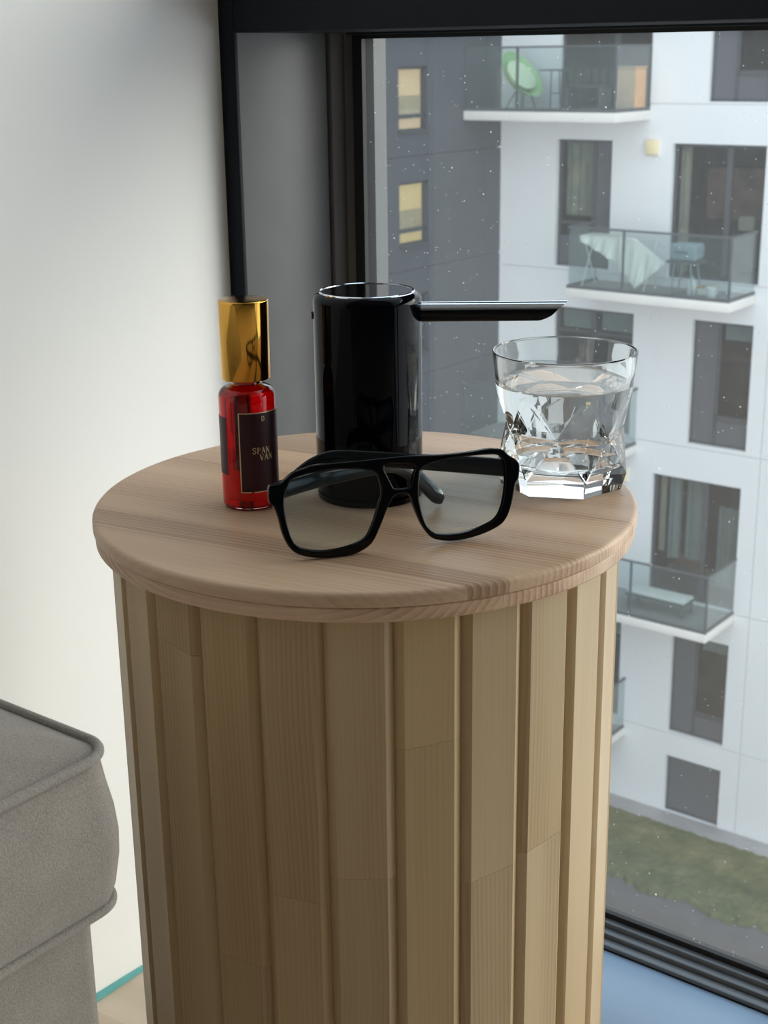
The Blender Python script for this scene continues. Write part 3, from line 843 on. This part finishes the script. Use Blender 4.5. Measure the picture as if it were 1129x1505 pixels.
from_bm('base', bm, MT['fabric'], sofa, smooth=60)
for x in (X0S + 0.05, SX1 - 0.06):
    for y in (Y0S + 0.06, SY1 - 0.06):
        lathe('foot', [(0, 0), (0.016, 0), (0.02, 0.05), (0, 0.05)], MT['core'], sofa, n=16, c=sofa_local((x, y, 0)))
tag(sofa, 'grey fabric sofa corner with piped seat cushion against the white wall', 'sofa')

# ================================================================== SLATTED TABLE
TZ = 0.55
table = empty('side_table', (0, 0, 0))
tag(table, 'round pale pine side table with vertical slats around its drum base', 'table')
ROT = R(9)
def disc_profile(r, z0, z1, rt_, rb_):
    return [(0, z0)] + arc(r - rb_, z0 + rb_, rb_, -90, 0, 4) + arc(r - rt_, z1 - rt_, rt_, 0, 90, 5) + [(0, z1)]
def planks(r, z0, z1, rt_, rb_, seams, name, mat, gap=0.00006):
    out = []
    nrm = Vector((-math.sin(ROT), math.cos(ROT), 0))
    for a, b in zip(seams[:-1], seams[1:]):
        bm = bmesh.new()
        lathe_bm(bm, disc_profile(r, z0, z1, rt_, rb_), 180)
        for v, sgn in ((a + gap, -1), (b - gap, 1)):
            if abs(v) > r: continue
            gm = bm.verts[:] + bm.edges[:] + bm.faces[:]
            res = bmesh.ops.bisect_plane(bm, geom=gm, plane_co=nrm * v, plane_no=nrm * sgn, clear_outer=True, dist=1e-7)
            ed = [e for e in res['geom_cut'] if isinstance(e, bmesh.types.BMEdge)]
            if ed: bmesh.ops.contextual_create(bm, geom=ed)
        bmesh.ops.remove_doubles(bm, verts=bm.verts[:], dist=1e-6)
        out.append(from_bm(name, bm, mat, table, smooth=38))
    return out
planks(0.1750, TZ - 0.0088, TZ, 0.0032, 0.0012, [-0.176, -0.118, -0.098, -0.034, 0.026, 0.075, 0.122, 0.176], 'top_plank', MT['top'])
planks(0.1738, TZ - 0.0180, TZ - 0.0090, 0.0012, 0.0020, [-0.176, -0.10, -0.045, 0.01, 0.065, 0.115, 0.176], 'under_plank', MT['top'])

NS = 26
RO = 0.1640
SZT = TZ - 0.0181
pitch = 2 * PI / NS
halfw = RO * math.tan(pitch / 2) - 0.0005
def slat_section():
    ch, th = 0.0050, 0.013
    k = (RO - th) / RO
    pts = [(RO - th, -halfw * k), (RO - 0.0050, -halfw)]
    # softly rounded chamfer
    pts += [(RO - 0.0042, -halfw + 0.0003), (RO - 0.0008, -halfw + ch - 0.0012), (RO, -halfw + ch)]
    full = pts + [(x, -y) for x, y in reversed(pts)]
    return full
SEC = slat_section()
base_ang = R(-51.6 + 5.0) + pitch / 2
cuts = {}
rs = random.Random(11)
for k in range(NS):
    ang = base_ang + k * pitch
    # angle seen from the camera side
    d = (math.degrees(ang) + 51.6 + 180) % 360 - 180
    zc = rs.uniform(0.12, 0.46); sl = rs.uniform(-0.10, 0.10)
    fixed = {12: (0.452, 0.10), 26: (0.360, 0.14), -2: (0.368, 0.0), 40: (0.368, 0.12), -16: (0.352, -0.10), -30: (0.30, 0.0), -43: (0.498, -0.12), -57: (0.405, -0.12)}
    for kk, vv in fixed.items():
        if abs(d - kk) < 6.9: zc, sl = vv
    def piece(z0f, z1f, nm, parent):
        bm = bmesh.new()
        lo = [bm.verts.new((x, y, z0f(y))) for x, y in SEC]
        hi = [bm.verts.new((x, y, z1f(y))) for x, y in SEC]
        m = len(SEC)
        for i in range(m):
            q = (i + 1) % m; bm.faces.new((lo[i], lo[q], hi[q], hi[i]))
        bm.faces.new(lo[::-1]); bm.faces.new(hi)
        return from_bm(nm, bm, MT['slat'], parent, smooth=28)
    cut = lambda y, e=0: zc + sl * y + e
    o = piece(lambda y: cut(y, 0.00008), lambda y: SZT, 'slat', table)
    o.rotation_euler = (0, 0, ang)
    p = piece(lambda y: 0.018, lambda y: cut(y, -0.00008), 'slat_piece', o)
lathe('drum_core', [(0, 0.012), (RO - 0.0145, 0.012), (RO - 0.0145, SZT - 0.0005), (0, SZT - 0.0005)], MT['core'], table, n=96)
lathe('base_ring', [(0, 0.0), (0.150, 0.0), (0.152, 0.002), (0.152, 0.0118), (0, 0.0118)], MT['core'], table, n=96)

# ================================================================== PERFUME BOTTLE
BP = (-0.0511, -0.0534, TZ)
bot = empty('perfume_bottle', BP)
tag(bot, 'slim red glass perfume bottle with gold cap and maroon label', 'bottle')
RB = 0.0180
outer = [(0, 0.0012), (0.012, 0.0006)] + arc(RB - 0.0035, 0.0035, 0.0035, -90, 0, 5) + [(RB, 0.068)] + arc(RB - 0.0070, 0.0715, 0.0070, 0, 70, 6) + [(0.0100, 0.0795), (0.0100, 0.0830)]
inner_old = [(0.0080, 0.0830), (0.0080, 0.0785)] + [(x, z) for x, z in arc(RB - 0.0080, 0.0705, 0.0065, 65, 0, 5)] + [(RB - 0.0015, 0.0085)] + arc(RB - 0.0050, 0.0085, 0.0035, 0, -90, 4) + [(0, 0.0048)]
inner = [(0.0085, 0.0830), (0.0085, 0.0800)] + arc(RB - 0.0070, 0.0710, 0.0064, 70, 0, 6) + [(RB - 0.0007, 0.0045)] + arc(RB - 0.0034, 0.0048, 0.0027, 0, -90, 4) + [(0, 0.0024)]
lathe('glass_body', outer + inner, MT['clearglass'], bot, n=72, smooth=50)
liq = [(0, 0.0023)] + arc(RB - 0.0034, 0.0048, 0.0028, -90, 0, 4) + arc(RB - 0.0070, 0.0710, 0.0065, 0, 70, 6) + [(0.0086, 0.0788), (0, 0.0788)]
lathe('perfume', liq, MT['redliquid'], bot, n=72, smooth=50)
RCp = 0.0157
capo = [(0.0102, 0.0826), (RCp - 0.0005, 0.0826), (RCp, 0.0832), (RCp, 0.1305)] + arc(RCp - 0.0008, 0.1312, 0.0008, 0, 90, 4) + [(0, 0.1321)]
lathe('cap', [(0, 0.0826)] + capo, MT['gold'], bot, n=72, smooth=40)
def curved_patch(name, r0, r1, a0, a1, z0, z1, mat, parent, n=36):
    bm = bmesh.new(); rows = []
    for i in range(n + 1):
        a = R(a0 + (a1 - a0) * i / n); c_, s_ = math.cos(a), math.sin(a)
        rows.append([bm.verts.new((r * c_, r * s_, z)) for r, z in ((r0, z0), (r1, z0), (r1, z1), (r0, z1))])
    for p, q in zip(rows[:-1], rows[1:]):
        for k in range(4): bm.faces.new((p[k], q[k], q[(k + 1) % 4], p[(k + 1) % 4]))
    bm.faces.new(rows[0]); bm.faces.new(rows[-1][::-1])
    return from_bm(name, bm, mat, parent, smooth=40)
AZ = -46.8                                   # angle that faces the camera
LA0, LA1, LZ0, LZ1 = AZ - 20, AZ + 124, 0.0125, 0.0640
lab = curved_patch('label', RB + 0.00004, RB + 0.00022, LA0, LA1, LZ0, LZ1, MT['label'], bot)
bw = 0.00065; ba = math.degrees(bw / RB)
for a0, a1, z0, z1 in ((LA0, LA0 + ba, LZ0, LZ1), (LA1 - ba, LA1, LZ0, LZ1), (LA0 + ba, LA1 - ba, LZ1 - bw, LZ1), (LA0 + ba, LA0 + 22, LZ0, LZ0 + bw), (LA0 + 26, LA1 - ba, LZ0, LZ0 + bw)):
    curved_patch('label_border', RB + 0.00023, RB + 0.00034, a0, a1, z0, z1, MT['goldfoil'], lab)
curved_patch('back_label', RB + 0.00004, RB + 0.00022, AZ - 130, AZ - 48, 0.0230, 0.0600, MT['label'], bot)

# serif lettering in gold foil, wrapped on the label: strokes on a 0..1 cap-height grid
GL = {
    'S': (0.62, [([(0.55, 0.80), (0.50, 0.95), (0.30, 1.0), (0.12, 0.92), (0.08, 0.75), (0.20, 0.60), (0.42, 0.45), (0.55, 0.30), (0.50, 0.10), (0.30, 0.0), (0.12, 0.04), (0.06, 0.22)], 0.13)]),
    'P': (0.64, [([(0.16, 0.0), (0.16, 1.0)], 0.17), ([(0.16, 0.97), (0.42, 0.97), (0.56, 0.86), (0.56, 0.62), (0.42, 0.50), (0.16, 0.50)], 0.10), ([(0.02, 0.02), (0.32, 0.02)], 0.06), ([(0.02, 0.98), (0.2, 0.98)], 0.06)]),
    'A': (0.74, [([(0.08, 0.0), (0.36, 1.0)], 0.07), ([(0.36, 1.0), (0.64, 0.0)], 0.17), ([(0.18, 0.34), (0.54, 0.34)], 0.06), ([(0.0, 0.02), (0.18, 0.02)], 0.06), ([(0.52, 0.02), (0.74, 0.02)], 0.06)]),
    'N': (0.78, [([(0.14, 0.0), (0.14, 1.0)], 0.07), ([(0.12, 1.0), (0.64, 0.0)], 0.17), ([(0.64, 0.0), (0.64, 1.0)], 0.07), ([(0.03, 0.02), (0.25, 0.02)], 0.06), ([(0.53, 0.98), (0.75, 0.98)], 0.06), ([(0.0, 0.98), (0.16, 0.98)], 0.06)]),
    'V': (0.74, [([(0.08, 1.0), (0.38, 0.0)], 0.17), ([(0.38, 0.0), (0.64, 1.0)], 0.07), ([(0.0, 0.98), (0.22, 0.98)], 0.06), ([(0.54, 0.98), (0.74, 0.98)], 0.06)]),
    'D': (0.74, [([(0.16, 0.0), (0.16, 1.0)], 0.17), ([(0.10, 0.97), (0.40, 0.97), (0.60, 0.80), (0.66, 0.50), (0.60, 0.20), (0.40, 0.03), (0.10, 0.03)], 0.11)]),
}
def text_mesh(name, word, h, ang_start, z, parent, track=0.10):
    bm = bmesh.new(); x = 0.0
    def put(px, pz):
        a = R(ang_start) + px * h / RB
        r = RB + 0.0004
        return (r * math.cos(a), r * math.sin(a), z + pz * h)
    for chh in word:
        adv, strokes = GL[chh]
        for pts, wd in strokes:
            for p, q in zip(pts[:-1], pts[1:]):
                dx, dz = q[0] - p[0], q[1] - p[1]; l = math.hypot(dx, dz); nx_, nz_ = -dz / l * wd / 2, dx / l * wd / 2
                e = 0.25 * wd if len(pts) > 2 else 0
                p2 = (p[0] - dx / l * e, p[1] - dz / l * e); q2 = (q[0] + dx / l * e, q[1] + dz / l * e)
                vs = [bm.verts.new(put(x + px, pz)) for px, pz in ((p2[0] + nx_, p2[1] + nz_), (p2[0] - nx_, p2[1] - nz_), (q2[0] - nx_, q2[1] - nz_), (q2[0] + nx_, q2[1] + nz_))]
                bm.faces.new(vs)
        x += adv + track
    return from_bm(name, bm, MT['goldfoil'], parent, normals=False)
text_mesh('lettering', 'SPAN', 0.0038, AZ + 6, 0.0378, lab)
text_mesh('lettering', 'VAN', 0.0038, AZ + 20, 0.0333, lab)
text_mesh('lettering', 'D', 0.0032, AZ + 26, 0.0583, lab)

# ================================================================== BLACK DISPENSER
DP = (-0.0021, 0.0080, TZ)
dis = empty('soap_dispenser', DP)
tag(dis, 'glossy black cylindrical dispenser with a long polished spout', 'dispenser')
RD, HD = 0.0344, 0.1330
lathe('body', [(0, 0.0045), (RD - 0.001, 0.0045), (RD, 0.0055), (RD, HD - 0.006)] + arc(RD - 0.006, HD - 0.006, 0.006, 0, 70, 8) + [(RD - 0.0045, HD - 0.0008), (0, HD - 0.0008)], MT['blackgloss'], dis, n=96)
lathe('base_ring', [(0, 0), (RD - 0.0012, 0), (RD - 0.0002, 0.001), (RD - 0.0002, 0.0040), (0, 0.0040)], MT['blackgloss'], dis, n=96)
lathe('lid', [(0, HD - 0.0006), (RD - 0.0056, HD - 0.0006), (RD - 0.0056, HD + 0.0000), (0, HD + 0.0000)], MT['darkchrome'], dis, n=96)
lathe('lid_rim', [(RD - 0.0054, HD - 0.0010), (RD - 0.0040, HD - 0.0010), (RD - 0.0041, HD + 0.0002), (RD - 0.0047, HD + 0.0006), (RD - 0.0054, HD + 0.0003), (RD - 0.0054, HD - 0.0010)], MT['chrome'], dis, n=96)
# spout: horizontal tube, slanted cut whose lower side is shorter
sa = R(36.0)
sdir = Vector((math.cos(sa), math.sin(sa), 0)); sside = Vector((-math.sin(sa), math.cos(sa), 0)); zup = Vector((0, 0, 1))
bm = bmesh.new()
ns = 32
zc_ = 0.1195; rw, rh = 0.0066, 0.0062
ringA, ringB, ringC, ringD = [], [], [], []
for k in range(ns):
    a = 2 * PI * k / ns
    cu_, su_ = math.cos(a), math.sin(a)
    ce, se = math.copysign(abs(cu_) ** 0.72, cu_), math.copysign(abs(su_) ** 0.72, su_)
    off = sside * (rw * ce) + zup * (rh * se + zc_)
    ln_ = 0.1195 + 0.0060 * su_ - 0.0035 * (1 - su_) ** 2 * 0.5
    ringA.append(bm.verts.new(sdir * (RD - 0.004) + off))
    ringB.append(bm.verts.new(sdir * ln_ + off))
    offi = sside * (rw * 0.86 * ce) + zup * (rh * 0.86 * se + zc_)
    ringC.append(bm.verts.new(sdir * (ln_ - 0.0004) + offi))
    ringD.append(bm.verts.new(sdir * 0.085 + offi))
bm.free()
def spout_half(name, k0, k1, mat):
    bm = bmesh.new(); rows = []
    for k in range(k0, k1 + 1):
        a = 2 * PI * k / ns
        cu_, su_ = math.cos(a), math.sin(a)
        ce, se = math.copysign(abs(cu_) ** 0.72, cu_), math.copysign(abs(su_) ** 0.72, su_)
        ln_ = 0.1195 + 0.0060 * su_ - 0.0035 * (1 - su_) ** 2 * 0.5
        o1_ = sside * (rw * ce) + zup * (rh * se + zc_); o2_ = sside * (rw * 0.86 * ce) + zup * (rh * 0.86 * se + zc_)
        rows.append([bm.verts.new(p) for p in (sdir * (RD - 0.004) + o1_, sdir * ln_ + o1_, sdir * (ln_ - 0.0004) + o2_, sdir * (RD - 0.004) + o2_)])
    for p, q in zip(rows[:-1], rows[1:]):
        for i in range(4): bm.faces.new((p[i], q[i], q[(i + 1) % 4], p[(i + 1) % 4]))
    bm.faces.new(rows[0]); bm.faces.new(rows[-1][::-1])
    return from_bm(name, bm, mat, dis, smooth=40)
spout_half('spout_sky_half', 1, ns // 2 - 1, MT['chrome'])  # upper half of one tube, split off to carry the bright sky reflection
spout_half('spout', ns // 2 - 1, ns + 1, MT['spout'])
# small screw on the side away from the spout
bm = bmesh.new()
sv = -sdir
sa2 = R(-51.6 - 90 + 4)
sv = Vector((math.cos(sa2), math.sin(sa2), 0))
tube_bm(bm, [sv * (RD - 0.001) + zup * 0.1185, sv * (RD + 0.0008) + zup * 0.1185], 0.0024, 16)
from_bm('screw', bm, MT['gasket'], dis, smooth=40)

# ================================================================== TUMBLER OF WATER
GP = (0.0875, 0.1014, TZ)
tum = empty('water_tumbler', GP)
tag(tum, 'faceted clear glass tumbler half full of water near the window', 'glass')
bm = bmesh.new()
NF = 7
SUB = 8
aw, ab = R(-60 + 46), R(-60 + 20.3)
HW, HB, HR, HT_ = 0.0390, 0.0110, 0.0625, 0.0900
def ring_pts(r, z, n, a0): return [bm.verts.new((r * math.cos(a0 + 2 * PI * k / n), r * math.sin(a0 + 2 * PI * k / n), z)) for k in range(n)]
bott = ring_pts(0.0410, 0.0003, NF, ab)
base = ring_pts(0.0442, HB, NF, ab)
wst = ring_pts(0.0402, HW, NF, aw)
NR = NF * SUB
cir = ring_pts(0.0445, HR, NR, ab)           # ring whose every SUB-th point is an apex
bm.faces.new(bott[::-1])
for k in range(NF):
    q = (k + 1) % NF
    bm.faces.new((bott[k], bott[q], base[q], base[k]))
    # waist vertex k lies between base k and k+1
    bm.faces.new((base[k], base[q], wst[k]))
    bm.faces.new((base[q], wst[q], wst[k]))
    # upper: apex of ring between waist k and k+1 is ring index (k+1)*SUB
    ap = cir[((k + 1) * SUB) % NR]
    bm.faces.new((wst[k], wst[q], ap))
    for j in range(SUB):
        i0 = (k * SUB + j) % NR; i1 = (k * SUB + j + 1) % NR
        bm.faces.new((cir[i1], cir[i0], wst[k]))
prev = cir
upper = [(0.0452, 0.072), (0.0462, 0.080), (0.0471, 0.0880), (0.0472, 0.0893), (0.0467, 0.0899), (0.0459, 0.0899), (0.0454, 0.0892), (0.0452, 0.0880)]
INN = [(0.0442, 0.078), (0.0428, 0.068), (0.0398, 0.055), (0.0368, 0.042), (0.0352, 0.034), (0.0352, 0.024), (0.0345, 0.0185), (0.0325, 0.0150), (0.0270, 0.0132), (0.014, 0.0126)]
for r_, z_ in upper + INN:
    cur = ring_pts(r_, z_, NR, ab)
    for k in range(NR):
        q = (k + 1) % NR; bm.faces.new((prev[k], prev[q], cur[q], cur[k]))
    prev = cur
bm.faces.new(prev)
bmesh.ops.recalc_face_normals(bm, faces=bm.faces[:])
fe = set()
for k in range(NF):
    for e in list(wst[k].link_edges) + list(base[k].link_edges):
        o_ = e.verts
        if any(v in cir for v in o_) and not any(v is cir[(j * SUB) % NR] for v in o_ for j in range(NF)): continue
        fe.add(e)
bmesh.ops.bevel(bm, geom=list(fe), offset=0.0005, segments=1, profile=0.5, affect='EDGES')
from_bm('glass_body', bm, MT['clearglass'], tum, smooth=8)
WZ_ = 0.0680
e_ = 0.00018
wprof = [(0, WZ_ - 0.0002), (0.0380, WZ_ - 0.0002), (0.0415, WZ_ + 0.0), (0.0428 + e_, WZ_ + 0.0006)] + [(r_ + e_, z_ - e_) for r_, z_ in INN[2:]] + [(0, 0.0124)]
lathe('water', wprof, MT['water'], tum, n=NR, smooth=50)

# ================================================================== EYEGLASSES
LO = [(-13.5, 53.7), (-34.7, 53.9), (-42.5, 53.5), (-49.6, 51.9), (-54.2, 50.6), (-61.6, 45.4), (-67.7, 44.6), (-68.3, 35.5), (-65.8, 32.3), (-63.7, 25.8), (-61.6, 15.7), (-57.7, 7.3), (-51.8, 2.8), (-41.7, 0.0), (-28.4, -0.9), (-18.9, -0.1), (-9.5, 4.6), (-3.7, 14.1), (1.0, 23.9), (4.6, 29.9)]
ROp = [(35.7, 52.0), (51.3, 51.9), (59.2, 52.3), (66.4, 52.6), (73.8, 51.4), (78.1, 47.5), (84.3, 42.4), (84.0, 33.8), (81.8, 30.0), (78.9, 18.3), (75.1, 9.8), (69.0, 5.0), (56.0, 1.2), (41.7, 0.0), (30.2, 2.2), (25.3, 6.1), (20.8, 13.7), (17.1, 23.7), (15.5, 29.6)]
LI = [(-59.4, 37.4), (-56.6, 44.1), (-53.6, 47.1), (-42.8, 49.3), (-28.7, 50.0), (-13.8, 48.4), (-5.9, 46.2), (-3.3, 42.1), (-1.9, 33.4), (-4.8, 25.0), (-8.6, 15.4), (-13.5, 8.3), (-23.3, 4.7), (-37.7, 3.7), (-49.4, 6.3), (-55.1, 10.6), (-58.5, 20.6), (-59.8, 30.8)]
RI = [(23.6, 45.6), (34.6, 48.6), (48.8, 49.4), (63.8, 49.2), (70.5, 48.3), (74.1, 45.1), (75.5, 37.0), (74.8, 27.4), (72.3, 16.6), (67.5, 9.8), (56.2, 5.7), (45.3, 4.1), (34.4, 4.8), (28.7, 6.9), (23.9, 13.3), (21.2, 24.0), (20.7, 31.7), (21.5, 39.7)]
KEY = [(0.2, 49.0), (9.5, 49.4), (19.0, 47.4), (18.0, 42.0), (16.2, 36.0), (15.0, 34.6), (10.5, 34.6), (6.2, 35.2), (5.0, 36.6), (2.6, 42.0)]
OUT = LO + [(7.5, 31.6), (10.5, 31.9), (13.2, 31.4)] + ROp[::-1] + [(16.9, 53.4), (2.0, 53.7)]
def poly_solid(name, loops, z0, z1, bevel, mat, parent, res=3):
    cd = bpy.data.curves.new(name, 'CURVE')
    cd.dimensions = '2D'; cd.fill_mode = 'BOTH'
    cd.extrude = (z1 - z0) / 2 - bevel; cd.bevel_depth = bevel; cd.bevel_resolution = res; cd.offset = -bevel
    for lp in loops:
        sp = cd.splines.new('POLY'); sp.points.add(len(lp) - 1); sp.use_cyclic_u = True
        for p, v in zip(sp.points, lp): p.co = (v[0], v[1], 0, 1)
    tmp = bpy.data.objects.new('tmp', cd); C.objects.link(tmp)
    bpy.context.view_layer.update()
    dg = bpy.context.evaluated_depsgraph_get()
    me = bpy.data.meshes.new_from_object(tmp.evaluated_get(dg))
    bpy.data.objects.remove(tmp); bpy.data.curves.remove(cd)
    me.name = name
    me.transform(Matrix.Translation((0, 0, (z0 + z1) / 2)))
    me.materials.clear()
    for p in me.polygons: p.use_smooth = True
    me.set_sharp_from_angle(angle=R(40))
    return mesh_obj(name, me, mat, parent)
def mm(pts, per=5): return [Vector((p.x / 1000, p.y / 1000)) for p in catmull([Vector((a, b)) for a, b in pts], per)]
def grow(pts, d):
    c_ = sum((p for p in pts), Vector((0, 0))) / len(pts)
    return [p + (p - c_).normalized() * d for p in pts]
gls = empty('eyeglasses', (0, 0, 0))
uu = Vector((0.5540, 0.8325, 0)); bk_ = Vector((-0.8325, 0.5540, 0))
al = R(6)
upv = Vector((0, 0, math.cos(al))) + bk_ * math.sin(al)
nv_ = uu.cross(upv)                          # towards the camera
GM = Matrix((uu, upv, nv_)).transposed().to_4x4()
GM.translation = Vector((0.0769, -0.0769, TZ + 0.0012))
gls.matrix_world = GM
tag(gls, 'black aviator-style eyeglasses with folded temples lying on the table', 'eyeglasses')
front = poly_solid('front_frame', [mm(OUT, 4), mm(LI), mm(RI), mm(KEY, 4)], -0.0042, 0.0, 0.0009, MT['acetate'], gls)
for lp in (LI, RI):
    poly_solid('lens', [grow(mm(lp), 0.0006)], -0.0030, -0.0018, 0.0001, MT['lens'], gls, res=0)
def temple(pts, hts, th=0.0034):
    P = catmull([Vector((a / 1000, b / 1000, -d / 1000)) for a, b, d in pts], 8, closed=False)
    n_ = len(P); bm = bmesh.new(); rings = []
    for i, p in enumerate(P):
        t_ = (P[min(i + 1, n_ - 1)] - P[max(i - 1, 0)]).normalized()
        f = i / (n_ - 1) * (len(hts) - 1); j = min(int(f), len(hts) - 2); h = (hts[j] + (hts[j + 1] - hts[j]) * (f - j)) / 1000
        side = t_.cross(Vector((0, 1, 0))).normalized(); upd = side.cross(t_).normalized()
        ring = []
        b = 0.0009
        for sx_, sy_ in ((1, 1), (-1, 1), (-1, -1), (1, -1)):
            c1 = (side * (sx_ * (th / 2 - b)) + upd * (sy_ * h / 2)); c2 = (side * (sx_ * th / 2) + upd * (sy_ * (h / 2 - b)))
            ring += [c1, c2] if sx_ * sy_ > 0 else [c2, c1]
        # order: keep a consistent loop
        ring = sorted(ring, key=lambda v: math.atan2(v.dot(upd), v.dot(side)))
        rings.append([bm.verts.new(p + v) for v in ring])
    for a, b_ in zip(rings[:-1], rings[1:]):
        for k in range(8):
            q = (k + 1) % 8; bm.faces.new((a[k], a[q], b_[q], b_[k]))
    bm.faces.new(rings[0][::-1]); bm.faces.new(rings[-1])
    return from_bm('temple', bm, MT['temple'], gls, smooth=50)
temple([(-64.5, 39.6, 3), (-60, 40.0, 9), (-28, 42.0, 24), (12.8, 41.5, 42), (27, 37.5, 51), (40, 29.0, 58), (56, 14.5, 68), (61, 9.8, 71)], [9.5, 10.5, 10.5, 9.5, 9.5, 10, 11, 6])
temple([(81.5, 38.5, 3), (78, 38.8, 8), (62, 41.0, 14), (35.8, 43.4, 28), (7, 45.6, 48), (-12, 46.0, 60), (-24, 42.0, 65), (-34, 36.5, 68)], [9.5, 10.5, 10.5, 9.5, 9.5, 9.5, 9, 6])
for x, y in ((-65.5, 40.0), (81.8, 38.4)):
    h_ = box('hinge', (x - 1.5) / 1000, (x + 1.5) / 1000, (y - 2.6) / 1000, (y + 2.6) / 1000, -0.0068, -0.0043, MT['chrome'], gls, bev=0.0004)
